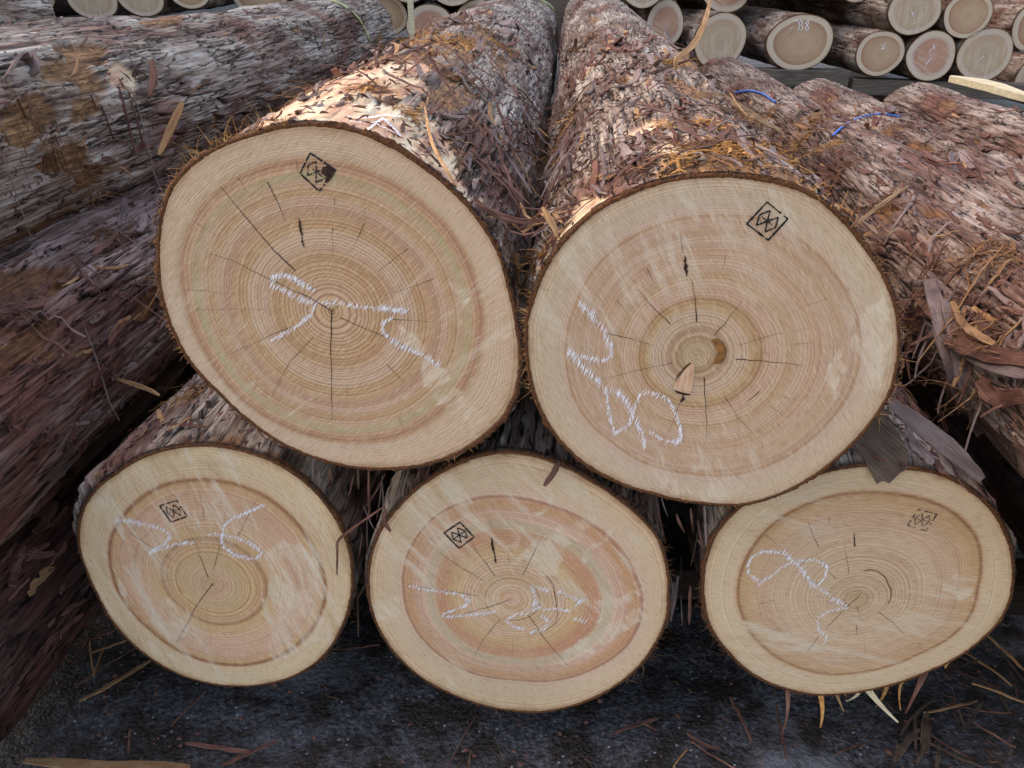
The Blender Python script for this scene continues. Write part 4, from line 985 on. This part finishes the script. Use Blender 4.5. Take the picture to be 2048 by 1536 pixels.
def flakes(log, n, th0, th1, v0, v1, lmin=.018, lmax=.055, seed=0, tan=.12, dark=.35):
    rnd = random.Random(log.seed * 13 + seed)
    for i in range(n):
        th = R(rnd.uniform(th0, th1)); v = v0 + (v1 - v0) * rnd.random() ** 1.5
        L = rnd.uniform(lmin, lmax) * (1 + .3 * v); k = rnd.random()
        me = rnd.choice(FL['tan' if k < tan else 'dark' if k < tan + dark + .25 else 'grey'])
        o = bpy.data.objects.new('bark_flake', me); COL.objects.link(o); o.parent = log.root
        nrm = Vector((math.cos(th), 0, math.sin(th))); ok, loc, _n, _i, ob, _m = scene.ray_cast(DG, log.pt(th, v, .03), -nrm)
        if not ok or not ob.name.startswith('bark') or log_of(ob) is not log: COL.objects.unlink(o); bpy.data.objects.remove(o); continue
        p = loc + nrm * .001
        d = Vector((0, 1, 0)); a = rnd.gauss(0, .28); t_ = nrm.cross(d)
        x = (d * math.cos(a) + t_ * math.sin(a)).normalized(); x = (x + nrm * rnd.uniform(-.10, .22)).normalized()
        y = nrm.cross(x).normalized(); z = x.cross(y)
        W = L * (rnd.uniform(.25, .85) if seed == 5 else rnd.uniform(.5, 1.4))
        m4 = Matrix((x * L, y * W, z * L * .8)).transposed().to_4x4(); m4.translation = p - log.root.location
        o.matrix_local = m4
flakes(L1, 110, 20, 130, .05, 1.9)
flakes(L2, 120, 30, 150, .03, 1.7)
flakes(L3, 40, 70, 170, .0, .5, .03, .07)
flakes(L5, 40, 20, 110, .0, .5, .03, .08)
flakes(LL1, 60, -40, 100, .8, 2.6, .02, .05)
flakes(LL2, 110, -20, 90, .3, 1.8, .03, .09, dark=.5, tan=.06)
flakes(LL3, 60, -20, 90, .15, 1.2, .03, .09, dark=.8, tan=.03)
flakes(L1, 70, 30, 120, .25, 1.8, .05, .11, seed=5, tan=.05, dark=.3)
flakes(L2, 80, 40, 150, .12, 1.8, .05, .12, seed=5, tan=.05, dark=.3)
flakes(RR1, 60, 70, 170, .7, 2.4, .05, .12, seed=5, tan=.05, dark=.3)
flakes(RM, 60, 60, 160, .3, 2.2, .05, .11, seed=5, tan=.05, dark=.3)
flakes(RM, 60, 60, 160, .4, 2.4, .02, .06)
flakes(RR1, 70, 70, 170, .7, 2.6, .03, .08)
flakes(RR2, 50, 70, 170, 1.0, 2.6, .03, .08)

G_SL = 'loose slivers of bark scattered over the logs'
LAB_SL = 'thin loose reddish-brown sliver of bark lying among others across the log tops'
def sliver(px, py, L, ang, w=.005, mat='sliver', bend=0.1, up=0.0, label=None, group=G_SL, name='bark_sliver', n=9, rnd=random):
    r = on_log(px, py, .006)
    if r is None: return None
    c = r[0]; dx = math.cos(ang); dy = math.sin(ang); pts = []
    tn = Vector((-math.sin(r[2]), 0, math.cos(r[2])))
    for i in range(n):
        t = i / (n - 1) - .5; x = c.x + dx * L * t; y = c.y + dy * L * t
        b = bend * L * (4 * t * t - 1) * .5; x += -dy * b; y += dx * b
        z = surf_at(x, y) + .007; pts.append(Vector((x, y, z)))
    # a stiff piece bridges hollows: straighten heights towards the line between its highest supports
    zr = [p.z for p in pts]; z0 = pts[0].z; z1 = pts[-1].z; zc = c.z
    for i, p in enumerate(pts):
        t = i / (n - 1); line = z0 + (z1 - z0) * t
        p.z = max(p.z, line * .7 + p.z * .3, zc - abs(t - .5) * L * .9) + up * L * (t if up > 0 else 1 - t) * abs(1)
    f0 = .975 if c.x > -.6 and c.x < .62 else 0
    if label is None and (min(p.y for p in pts) < f0 or min(zr) < c.z - .16): return None
    ws = [w * (.25 + .75 * math.sin(math.pi * (.1 + .8 * i / (n - 1)))) * rnd.uniform(.75, 1.25) for i in range(n)]
    base = pts[0].copy(); mb = MB(); mb.slab([p - base for p in pts], ws, .0012, Vector((0, 0, 1)))
    o = mb.build(name, M[mat]); o.location = base
    return tag(o, label or LAB_SL, 'bark piece', None if label else group)
rs = random.Random(5)
def sliver_z(zi, *a, **k):
    o = sliver(*a, **k)
    if o: o['label'] = ZL[zi]; o['group'] = 'loose slivers: ' + ZL[zi]
ZL = ['reddish-brown bark sliver in the valley between the two large front logs', 'bark sliver on the crown of the large pale log, behind its cut', 'bark sliver in the litter over the top right of the large pale log', 'bark sliver among the torn fibres far up the big tilted log', 'bark sliver on the grey right flank of the big tilted log', 'bark sliver on the logs right of the sharp diamond stamp', 'dark sliver among the hanging bark strips at the right', 'bark sliver on the torn orange bark of the upper left log', 'sliver lying on the purplish left log', 'sliver in the dark gap above the lower left log']
zones = [((1000, 1150), (180, 620), 50, .06, .15), ((1130, 1330), (120, 420), 40, .05, .16), ((1330, 1700), (190, 400), 60, .04, .12), ((640, 1010), (60, 190), 34, .05, .13), ((860, 1010), (230, 480), 16, .04, .10), ((1620, 1900), (380, 620), 30, .05, .14), ((1780, 2040), (600, 860), 60, .04, .14), ((20, 330), (150, 480), 22, .04, .10), ((40, 320), (560, 820), 16, .04, .12), ((240, 420), (760, 880), 10, .04, .08)]
for zi, (xr, yr, n, l0, l1) in enumerate(zones):
    for i in range(n):
        sliver_z(zi, rs.uniform(*xr), rs.uniform(*yr), rs.uniform(l0, l1), rs.uniform(0, math.pi), rs.uniform(.002, .007) * (1.6 if rs.random() < .15 else 1), rs.choice(['sliver'] * 5 + ['sliver_grey'] * 2 + ['sliver_tan']), rs.gauss(0, .15), rs.choice([0, 0, .15, .3, -.2]), rnd=rs)
# pieces one can point to
def piece(P, w, mat, label, th=.002, name='bark_sliver', cat='bark piece', curve=True, nrm=None):
    """P: (px, py, Y) points in space"""
    V = [unproj(*p) for p in P]; pts = []
    for i in range(len(V) - 1):
        for k in range(4): pts.append(V[i].lerp(V[i + 1], k / 4))
    pts.append(V[-1])
    for _ in range(2): pts = [pts[0]] + [(pts[i - 1] + pts[i] * 2 + pts[i + 1]) / 4 for i in range(1, len(pts) - 1)] + [pts[-1]]
    n = len(pts); base = pts[0].copy(); mb = MB(); rn = random.Random(int(P[0][0]))
    ws = [w * (1 if not curve else .2 + .8 * math.sin(math.pi * (.1 + .8 * i / (n - 1)))) * rn.uniform(.88, 1.12) for i in range(n)]
    mb.slab([p - base for p in pts], ws, th, nrm or Vector((0, -1, .3)))
    o = mb.build(name, M[mat]); o.location = base; return tag(o, label, cat)
def bark_plate(poly, y0, y1, th, mat, label, name='bark_slab', cat='bark piece'):
    """flat plate whose outline is given in photo pixels; it leans from depth y0 at its top to y1 at its foot"""
    ya = min(p[1] for p in poly); yb = max(p[1] for p in poly)
    V = [unproj(p[0], p[1], y0 + (y1 - y0) * (p[1] - ya) / (yb - ya)) for p in poly]; base = V[0].copy(); mb = MB(); n = len(V)
    mb.v = [v - base for v in V] + [v - base + Vector((.001, th, -.001)) for v in V]
    mb.f = [tuple(range(n)), tuple(range(2 * n - 1, n - 1, -1))] + [(i, i + n, (i + 1) % n + n, (i + 1) % n) for i in range(n)]
    d = (V[len(V) // 2] - V[0]).normalized(); w_ = Vector((0, 1, 0)).cross(d)
    for i, v in enumerate(mb.v): mb.uv[i] = (v.dot(w_), v.dot(d))
    o = mb.build(name, M[mat]); o.location = base; return tag(o, label, cat)
bark_plate([(1700, 860), (1722, 905), (1738, 940), (1753, 968), (1766, 962), (1779, 967), (1800, 946), (1817, 937), (1813, 926), (1823, 916), (1800, 872), (1768, 815), (1730, 820)], 1.05, .982, .006, 'slab', 'dark brown bark slab wedged under the large pale log, hanging over the wide log')
piece([(1118, 922, 1.0), (1108, 945, .985), (1088, 972, .975)], .010, 'sliver', 'short dark sliver hanging over the top of the bottom middle log', .002)
piece([(772, 1018, .98), (765, 1040, .985), (781, 1062, .99)], .007, 'sliver', 'small bent brown sliver at the left rim of the bottom middle log')
piece([(674, 1148, .992), (675, 1100, .985), (674, 1080, .985), (720, 1045, .99), (770, 1012, .99)], .0045, 'sliver', 'dark hooked twig reaching from the gap across the right rim of the lower left log')
piece([(935, 383, 1.03), (965, 415, .99), (1005, 435, .98), (1050, 445, .99), (1090, 440, 1.02)], .009, 'sliver', 'long curved dark sliver arching out right of the big tilted log')
piece([(850, 215, 1.15), (862, 285, 1.03), (890, 335, .965), (912, 372, .955)], .005, 'sliver_tan', 'thin tan strip bent down over the upper right rim of the big tilted log')
piece([(1420, 0, 1.75), (1412, 40, 1.6), (1390, 90, 1.55), (1350, 118, 1.5), (1352, 140, 1.5)], .011, 'sliver_tan', 'long upright brown strip curving up before the pale round log end')
piece([(1085, 415, .98), (1100, 440, .97), (1120, 478, .965)], .008, 'sliver_tan', 'frayed tan sliver at the upper left rim of the large pale log')
piece([(1715, 445, 1.0), (1760, 410, 1.05), (1815, 372, 1.12)], .005, 'sliver_tan', 'reddish twig sticking out right of the large pale log near its top')
piece([(1725, 470, 1.02), (1770, 475, 1.05), (1795, 455, 1.08)], .003, 'sliver_tan', 'thin bent reddish twig just below the one at the upper right rim')
piece([(1780, 805, 1.06), (1840, 850, 1.04), (1910, 905, 1.01), (1962, 958, 1.0)], .030, 'sliver_grey', 'fibrous grey bark strip running down to the top right of the wide log', .004, 'bark_strip')
def drape(P, w, mat, label, th=.003, name='bark_strip', lift=.012):
    pts = []; last = None
    for q in dense(P, 4):
        r = on_log(q[0], q[1], 0)
        Y = r[0].y - lift if r else (last or 1.2)
        if last is not None: Y = max(last - .03, min(last + .03, Y))
        last = Y; pts.append(unproj(q[0], q[1], Y))
    for _ in range(3): pts = [pts[0]] + [(pts[i - 1] + pts[i] * 2 + pts[i + 1]) / 4 for i in range(1, len(pts) - 1)] + [pts[-1]]
    n = len(pts); base = pts[0].copy(); mb = MB(); rn = random.Random(int(P[0][0]))
    mb.slab([p - base for p in pts], [w * rn.uniform(.8, 1.15) * (.45 + .55 * math.sin(math.pi * (.12 + .76 * i / (n - 1)))) for i in range(n)], th, Vector((-.3, -1, .5)))
    o = mb.build(name, M[mat]); o.location = base; return tag(o, label, 'bark piece')
drape([(1858, 560), (1885, 650), (1905, 740), (1925, 815)], .030, 'sliver_grey', 'long hanging grey bark strip at the right with a broken upper end', lift=.03)
drape([(1890, 600), (1912, 700), (1938, 800), (1958, 868)], .022, 'sliver_grey', 'narrower bark strip hanging just right of the long grey one', lift=.02)
drape([(1866, 640), (1840, 620), (1800, 642), (1780, 640)], .018, 'sliver', 'dark brown strip pointing right from the rim of the large pale log')
drape([(1950, 868), (2000, 856), (2060, 838)], .006, 'sliver_tan', 'thin reddish stick at the right edge of the picture, lying flat', .002, lift=.03)
drape([(1880, 672), (1950, 705), (2060, 722)], .026, 'sliver', 'dark frayed strip lying across the right logs below the orange tear', lift=.02)
drape([(1900, 690), (1980, 735), (2060, 752)], .018, 'sliver_grey', 'frayed grey strip just under the dark strip crossing the right logs', lift=.02)
drape([(1830, 590), (1870, 640), (1960, 690)], .016, 'sliver', 'dark brown strip slanting over the tops of the hanging grey strips', lift=.03)
drape([(1960, 760), (1985, 800), (2050, 790)], .03, 'sliver', 'broad dark strip low at the right edge, above the thin reddish stick', lift=.02)
drape([(1872, 800), (1895, 860), (1885, 905)], .012, 'sliver', 'curved dark strip hanging into the gap right of the dark slab', lift=.02)
drape([(1905, 605), (1925, 655), (1990, 690)], .014, 'sliver_tan', 'bright orange inner bark splinter under the right tear', lift=.02)
drape([(1640, 330), (1700, 372), (1737, 428)], .016, 'sliver_tan', 'broad yellowish splinter along the upper right rim of the large pale log', lift=.012)
drape([(1590, 318), (1640, 338), (1712, 385)], .014, 'sliver_tan', 'second yellowish splinter just above the broad one at the rim', lift=.016)
drape([(1500, 205), (1540, 225), (1600, 245), (1660, 258)], .020, 'sliver_tan', 'long frayed ochre strip lying over the crown of the large pale log', lift=.012)
drape([(1395, 190), (1450, 195), (1510, 235), (1560, 262)], .018, 'sliver_tan', 'frayed brown strip behind the long ochre one', lift=.010)
drape([(1600, 240), (1650, 222), (1700, 228)], .012, 'sliver_tan', 'short pinkish strip pointing right at the long blue arc', lift=.02)
drape([(1095, 280), (1180, 200), (1260, 160), (1330, 125)], .006, 'sliver_grey', 'long straight grey stick crossing the left side of the large pale log', lift=.015)
drape([(1105, 262), (1200, 205), (1290, 150), (1380, 120)], .007, 'sliver', 'long dark stick lying just above the grey one', lift=.018)
piece([(10, 30, 1.9), (80, 125, 1.8), (180, 230, 1.72), (250, 285, 1.7)], .003, 'sliver', 'thin dark twig slanting over the upper left log')
drape([(12, 158), (38, 112), (66, 118), (74, 150)], .034, 'sliver_grey', 'curled pale grey bark scrap at the left end of the upper left log', .004, 'bark_scrap', lift=.02)
piece([(300, 190, 1.75), (308, 160, 1.76), (305, 120, 1.78)], .016, 'sliver', 'dark curl of bark standing on the upper left log', .003, 'bark_scrap')
piece([(365, 205, 1.60), (345, 250, 1.58), (318, 310, 1.56)], .018, 'sliver_tan', 'upright yellowish leaf-shaped splinter beside the orange tear at left', .002, 'bark_splinter')
piece([(150, 500, 1.5), (200, 560, 1.45), (260, 590, 1.4), (330, 640, 1.3)], .003, 'sliver', 'long thin root-like twig slanting down between the left logs to the big log')
piece([(60, 480, 1.5), (100, 500, 1.48), (150, 500, 1.46), (165, 520, 1.46)], .005, 'sliver', 'forked dark twig lying in the groove between the two left logs')
piece([(0, 775, 1.42), (30, 750, 1.42), (85, 705, 1.42)], .018, 'split_wood', 'pale yellow-white splinter lying on the purplish left log', .004, 'bark_splinter')
piece([(225, 755, 1.25), (290, 775, 1.2), (320, 790, 1.15)], .008, 'sliver_tan', 'tan splinter pointing at the gap above the lower left log', .002)
piece([(25, 830, 1.4), (90, 880, 1.35), (160, 920, 1.3)], .003, 'sliver_grey', 'thin pale twig on the lowest left log')
piece([(1900, 162, 2.9), (1980, 176, 2.8), (2060, 204, 2.7)], .055, 'split_wood', 'white split piece of wood lying on the rightmost upper log', .02, 'split_wood_piece', 'wood piece', curve=True, nrm=Vector((0, -.3, 1)))

rg = random.Random(21)
for (x0, x1, ya, yb, n) in ((708, 745, 930, 1180, 9), (1345, 1400, 1010, 1200, 12), (735, 800, 945, 985, 6), (600, 760, 905, 960, 9), (1210, 1420, 985, 1040, 9)):
    for i in range(n):
        x = rg.uniform(x0, x1); y = rg.uniform(ya, yb); L = rg.uniform(30, 110); dx = rg.gauss(0, 16); Y = rg.uniform(1.01, 1.07)
        o = piece([(x, y, Y), (x + dx * .4, y + L * .5, Y - .01), (x + dx, y + L, Y + rg.uniform(-.01, .02))], rg.uniform(.001, .006), rg.choice(['slab', 'sliver', 'slab', 'sliver_grey']), 'ragged bark shred hanging in the dark gaps around the lower front logs', .001)
        o['group'] = 'shreds hanging in the gaps between the front logs'

# tufts of torn fibre
def tuft(px, py, n, L, label='tuft of torn golden-brown bark fibres caught on the logs', group='tufts of torn fibre on the logs', mat='fibre', seed=0, spread=.02, flat=.5):
    r = on_log(px, py, .002)
    if r is None: return
    n = int(n * 1.5); c = r[0]; rnd = random.Random(int(px * 7 + py) + seed); mb = MB()
    main = rnd.uniform(0, math.pi)
    for i in range(n):
        a = main + rnd.gauss(0, .8) + (math.pi if rnd.random() < .5 else 0)
        ox = rnd.gauss(0, spread); oy = rnd.gauss(0, spread); z0 = surf_at(c.x + ox, c.y + oy)
        z0 = z0 if abs(z0 - c.z) < .06 else c.z
        p = Vector((ox, oy, z0 - c.z + rnd.uniform(0, .006)))
        l = L * rnd.uniform(.3, 1.1); el = abs(rnd.gauss(0, flat))
        d = Vector((math.cos(a) * math.cos(el), math.sin(a) * math.cos(el), math.sin(el)))
        cv = Vector((rnd.gauss(0, .9), rnd.gauss(0, .9), -rnd.uniform(.2, 1.1))); kk = rnd.uniform(-.25, .25)
        pts = [p + d * l * t + cv * l * t * t + Vector((d.y, -d.x, .4)) * (kk * l * math.sin(t * 5.5)) for t in (0, .2, .4, .6, .8, 1)]
        for q_ in pts:
            zz = surf_at(c.x + q_.x, c.y + q_.y) - c.z
            if abs(zz) < .08: q_.z = max(q_.z, zz + .002)
        if rnd.random() < .2: mb.ribbon(pts, rnd.uniform(.0025, .006), Vector((0, 0, 1)))
        else: mb.tube(pts, rnd.uniform(.0003, .0009), 3)
    o = mb.build('fibre_tuft', M[mat]); o.location = c
    tag(o, label, 'bark fibre', group)
rt = random.Random(9)
for (x, y, n, L, sp) in [(1400, 300, 60, .03, .02), (1440, 292, 60, .035, .02), (1830, 650, 40, .04, .02), (1890, 760, 40, .04, .02), (1960, 800, 30, .05, .02), (1860, 600, 40, .04, .02), (1700, 330, 40, .03, .02), (1290, 290, 30, .02, .02), (1640, 210, 30, .03, .02), (380, 790, 40, .03, .02), (330, 780, 30, .03, .02), (1480, 318, 60, .03, .018), (1370, 322, 50, .03, .018), (1540, 280, 70, .035, .02), (1560, 315, 70, .03, .02), (1600, 285, 60, .035, .02), (1620, 250, 60, .04, .02), (1530, 240, 50, .04, .02), (1470, 230, 50, .04, .02), (1345, 130, 50, .05, .02), (1420, 250, 40, .03, .015), (1655, 295, 40, .035, .016),
    (700, 130, 50, .04, .025), (660, 160, 50, .04, .02), (610, 190, 45, .035, .02), (760, 95, 60, .05, .03), (830, 80, 70, .05, .03), (900, 75, 70, .05, .03), (960, 60, 60, .05, .03), (880, 110, 40, .04, .02), (1000, 95, 40, .05, .02), (540, 225, 40, .03, .012), (490, 250, 40, .025, .01), (450, 272, 30, .02, .01), (400, 300, 30, .02, .008), (820, 232, 30, .03, .01), (930, 170, 40, .03, .015), (750, 180, 26, .03, .02),
    (1170, 90, 50, .05, .02), (1110, 300, 60, .03, .02), (1085, 380, 60, .03, .02), (1070, 470, 60, .03, .015), (1130, 250, 50, .04, .02), (1065, 540, 50, .025, .01), (1090, 330, 40, .03, .02),
    (90, 290, 60, .04, .03), (130, 340, 60, .04, .03), (160, 390, 50, .04, .025), (60, 250, 30, .04, .02), (330, 290, 30, .03, .01), (200, 470, 40, .04, .02), (1960, 510, 60, .04, .02), (2010, 530, 40, .04, .02), (1760, 420, 40, .03, .015), (1930, 690, 40, .04, .02), (1980, 690, 30, .03, .02), (1330, 255, 20, .02, .01), (1250, 350, 20, .02, .01), (1900, 300, 30, .04, .02)]:
    kd = 'fibre_dark' if (x > 1690 or x < 350 or (x + y) % 20 == 0) else 'fibre'
    tuft(x, y, n, L, ('tuft of dull brown bark fibres lying on the side logs' if kd == 'fibre_dark' else 'tuft of torn golden-brown bark fibres caught on the big logs'), 'brown tufts of fibre on the side logs' if kd == 'fibre_dark' else 'golden tufts of fibre on the big logs', kd, spread=sp)
# crumbs and tiny chips: nobody could count them
def crumbs():
    mb = MB(); rnd = random.Random(77); tot = 0
    for (xr, yr, n) in [((980, 1160), (60, 620), 650), ((1130, 1700), (60, 380), 1300), ((520, 1010), (40, 420), 650), ((1600, 2048), (180, 640), 700), ((1780, 2048), (600, 900), 320), ((0, 340), (80, 900), 500), ((220, 560), (740, 900), 150)]:
        for i in range(n):
            r = on_log(rnd.uniform(*xr), rnd.uniform(*yr), .005)
            if r is None: continue
            c = r[0]; th = r[2]; nrm = Vector((math.cos(th), 0, math.sin(th)))
            a = rnd.uniform(0, 6.28); t1 = Vector((0, 1, 0)); t2 = nrm.cross(t1)
            d = (t1 * math.cos(a) + t2 * math.sin(a) + nrm * rnd.uniform(-.1, .5)).normalized()
            L = rnd.uniform(.003, .016) * (1.7 if rnd.random() < .2 else 1); w = rnd.uniform(.0008, .0035)
            sd = d.cross(nrm).normalized() * w; b = len(mb.v); th_ = nrm * .0008
            p0 = c - d * L / 2; p1 = c + d * L / 2; pm = c + nrm * rnd.uniform(0, .003)
            mb.v += [p0, pm - sd, p1, pm + sd, p0 + th_, pm - sd + th_, p1 + th_, pm + sd + th_]
            mb.f += [(b + 4, b + 5, b + 6, b + 7), (b, b + 3, b + 2, b + 1), (b, b + 1, b + 5, b + 4), (b + 1, b + 2, b + 6, b + 5), (b + 2, b + 3, b + 7, b + 6), (b + 3, b, b + 4, b + 7)]
    k = len(mb.f) // 2 // 6 * 6; v = mb.v; f = mb.f
    a = MB(); a.v = v[:k // 6 * 8]; a.f = f[:k]
    b = MB(); b.v = v[k // 6 * 8:]; b.f = [tuple(i - k // 6 * 8 for i in q) for q in f[k:]]
    tag(a.build('bark_crumbs', M['sliver']), kind='stuff'); tag(b.build('bark_crumbs', M['sliver']), kind='stuff')
crumbs()
# litter on the tarmac
def ground_piece(px, py, L, ang, w, mat, label=None, group='bark scraps lying on the dark tarmac'):
    d = ray(px, py); t = -(CAM_H - .012) / d.z; c = Vector((0, 0, CAM_H)) + d * t
    rn = random.Random(int(px + py)); n = 7; mb = MB(); bend = rn.gauss(0, .15)
    pts = [Vector((math.cos(ang) * L * (i / (n - 1) - .5), math.sin(ang) * L * (i / (n - 1) - .5) + bend * L * ((i / (n - 1) - .5) ** 2), .004 + rn.uniform(0, .004))) for i in range(n)]
    mb.slab(pts, [w * rn.uniform(.6, 1.1) * (.4 + .6 * math.sin(math.pi * (.1 + .8 * i / (n - 1)))) for i in range(n)], .0022, Vector((0, 0, 1)))
    o = mb.build('bark_scrap', M[mat]); o.location = c
    tag(o, label or 'thin brown bark scrap lying on the dark tarmac under the logs', 'bark piece', None if label else group)
for g in [(60, 1240, .16, 1.9, .008, 'sliver'), (140, 1180, .18, -.2, .010, 'sliver'), (120, 1300, .12, 2.4, .006, 'sliver'), (230, 1370, .14, .9, .012, 'sliver_tan'), (80, 1150, .15, .2, .008, 'sliver'), (260, 1490, .05, 2.0, .006, 'sliver'), (440, 1500, .13, -.1, .010, 'sliver'), (500, 1512, .10, .6, .008, 'sliver'), (160, 1290, .14, .6, .004, 'sliver'), (1480, 1440, .10, 1.8, .007, 'sliver'), (1560, 1460, .12, 1.5, .006, 'sliver'), (1850, 1470, .10, 1.2, .02, 'slab'), (1810, 1490, .10, .8, .016, 'slab'), (1960, 1330, .12, 2.2, .006, 'sliver_tan'), (1900, 1420, .12, .3, .005, 'sliver_tan'), (2000, 1300, .14, 1.9, .007, 'sliver_tan'), (2020, 1400, .14, 2.6, .005, 'sliver_tan'), (1700, 1500, .07, .4, .004, 'sliver'), (1380, 1230, .10, 1.0, .005, 'sliver'), (710, 1300, .1, .2, .006, 'sliver'), (1360, 1520, .05, .9, .003, 'fibre'), (380, 1420, .09, 1.2, .004, 'sliver')]:
    ground_piece(*g)
rq = random.Random(31)
for i in range(60):
    if i < 34: x, y = rq.uniform(10, 230), rq.uniform(1130, 1330)
    elif i < 52: x, y = rq.uniform(1820, 2048), rq.uniform(1300, 1530)
    else: x, y = rq.uniform(300, 1800), rq.uniform(1440, 1530)
    ground_piece(x, y, rq.uniform(.03, .13), rq.uniform(0, 3.1), rq.uniform(.002, .008), rq.choice(['sliver', 'slab', 'sliver', 'sliver_tan'] if i < 34 else ['sliver', 'slab']))
ground_piece(215, 1534, .30, .03, .022, 'sliver_tan', 'long flat reddish bark strip at the bottom left edge of the picture')
# fibres hanging under the lower right log and standing litter at lower right
def hang(px, py, L, w, mat, seed):
    p = unproj(px, py, 1.004); mb = MB(); rn = random.Random(seed)
    d = Vector((rn.gauss(0, .35), -.12 + rn.gauss(0, .2), -1)).normalized(); cv = Vector((rn.gauss(0, .3), rn.gauss(0, .2), 0))
    mb.slab([d * L * t + cv * L * t * t for t in (0, .2, .4, .6, .8, 1)], [w * (1 - .75 * t) for t in (0, .2, .4, .6, .8, 1)], .0008, Vector((0, -1, 0)))
    o = mb.build('hanging_splinter', M[mat], L5.root); o.location = p - L5.root.location
for i, (x, y, L, w, mt) in enumerate([(1640, 1385, .07, .010, 'fibre'), (1672, 1385, .05, .006, 'sliver_tan'), (1735, 1378, .08, .012, 'split_wood'), (1720, 1380, .045, .008, 'split_wood'), (1775, 1370, .055, .008, 'fibre'), (1805, 1362, .04, .006, 'fibre'), (1575, 1380, .08, .009, 'sliver'), (1850, 1345, .09, .012, 'sliver'), (1690, 1384, .03, .004, 'fibre'), (1900, 1318, .03, .008, 'fibre')]):
    hang(x, y, L, w, mt, i)
def scatter_ground():
    mb = MB(); rnd = random.Random(3)
    for i in range(700):
        x = rnd.uniform(-1.3, 1.3); y = rnd.uniform(.85, 1.6); z = .008
        if rnd.random() < .5: x = rnd.uniform(.75, 1.25)
        a = rnd.uniform(0, 6.28); L = rnd.uniform(.008, .05); d = Vector((math.cos(a), math.sin(a), 0)); c = Vector((x, y, z))
        mb.tube([c - d * L / 2, c + Vector((rnd.gauss(0, .1) * L, rnd.gauss(0, .1) * L, .004)), c + d * L / 2], rnd.uniform(.0004, .0012), 3)
    tag(mb.build('fibre_litter', M['fibre_dark']), kind='stuff')
    for nm, mt, n, r0, r1 in (('gravel', 'stone', 900, .0010, .0040), ('bark_crumbs', 'sliver', 1800, .0015, .007)):
        mb = MB()
        for i in range(n):
            x = rnd.uniform(-1.4, 1.4); y = rnd.uniform(.8, 1.75)
            if vnoise(np.array([x * 6.]), np.array([y * 6.]), 5)[0] < (.40 if nm == 'gravel' else .5) and rnd.random() < .8: continue
            r = rnd.uniform(r0, r1) * rnd.random() ** .7; c = Vector((x, y, .004 + r * .2)); b = len(mb.v)
            for k in range(5): a = k * 1.257 + rnd.uniform(-.3, .3); mb.v.append(c + Vector((math.cos(a) * r * rnd.uniform(.7, 1.3), math.sin(a) * r, 0)))
            mb.v.append(c + Vector((0, 0, r * rnd.uniform(.4, .9))))
            mb.f += [(b + k, b + (k + 1) % 5, b + 5) for k in range(5)]
        tag(mb.build(nm, M[mt]), kind='stuff')
scatter_ground()

# ------------------------------------------------------------------ added, unseen: tall shed blocking the sun and a cedar dappling it
def shed():
    root = bpy.data.objects.new('sun_block_shed', None); COL.objects.link(root); root.location = (-6.2, 4.90, 0)
    tag(root, 'added unseen shed that blocks the sun left of the log yard', 'shed')
    def part(name, boxes, mat):
        mb = MB()
        for b in boxes: mb.box(*b)
        mb.build(name, mat, root)
    part('wall', [((-3.0, 13, 6.0), 5.9, 26, 12)], M['shed'])
    part('roof', [((-3.0, 13, 12.1), 6.6, 26.8, .16)], M['sun_block_roof'])
    part('door', [((0, 3.5, 2.0), .12, 3.2, 4.0)], M['sun_block_roof'])
    part('corner_post', [((0, .06, 6.0), .16, .16, 12.0)], M['sun_block_roof'])
shed()
def tree(x, y, zc, rx, ry, rz, n, seed):  # added out of view to break up the edge of the sunlit patch
    root = bpy.data.objects.new('dapple_tree', None); COL.objects.link(root); root.location = (x, y, 0)
    tag(root, 'added unseen cedar tree dappling the sun at the corner of the sun-blocking shed', 'tree')
    mb = MB(); mb.tube([Vector((0, 0, 0)), Vector((.05, 0, zc)), Vector((0, 0, zc + rz))], .09, 8, .02)
    rn = random.Random(seed)
    for i in range(16):
        z = zc - rz + i * 2 * rz / 16; a = rn.uniform(0, 6.28)
        mb.tube([Vector((0, 0, z)), Vector((math.cos(a) * rx, math.sin(a) * ry, z + .3))], .02, 4, .005)
    mb.build('trunk', M['sliver'], root)
    mb = MB()
    for i in range(n):
        u = Vector((rn.gauss(0, 1), rn.gauss(0, 1), rn.gauss(0, 1))).normalized() * rn.random() ** .4
        c = Vector((u.x * rx, u.y * ry, zc + u.z * rz)); s_ = rn.uniform(.03, .09)
        a = Vector((rn.gauss(0, 1), rn.gauss(0, 1), rn.gauss(0, 1))).normalized(); b = a.orthogonal().normalized()
        k = len(mb.v); mb.v += [c - a * s_, c + b * s_ * .5, c + a * s_, c - b * s_ * .5]; mb.f.append((k, k + 1, k + 2, k + 3))
    o = mb.build('crown', M['leaf'], root); o['kind'] = 'stuff'
tree(-5.6, 4.56, 6.1, .30, .34, 1.6, 420, 4)
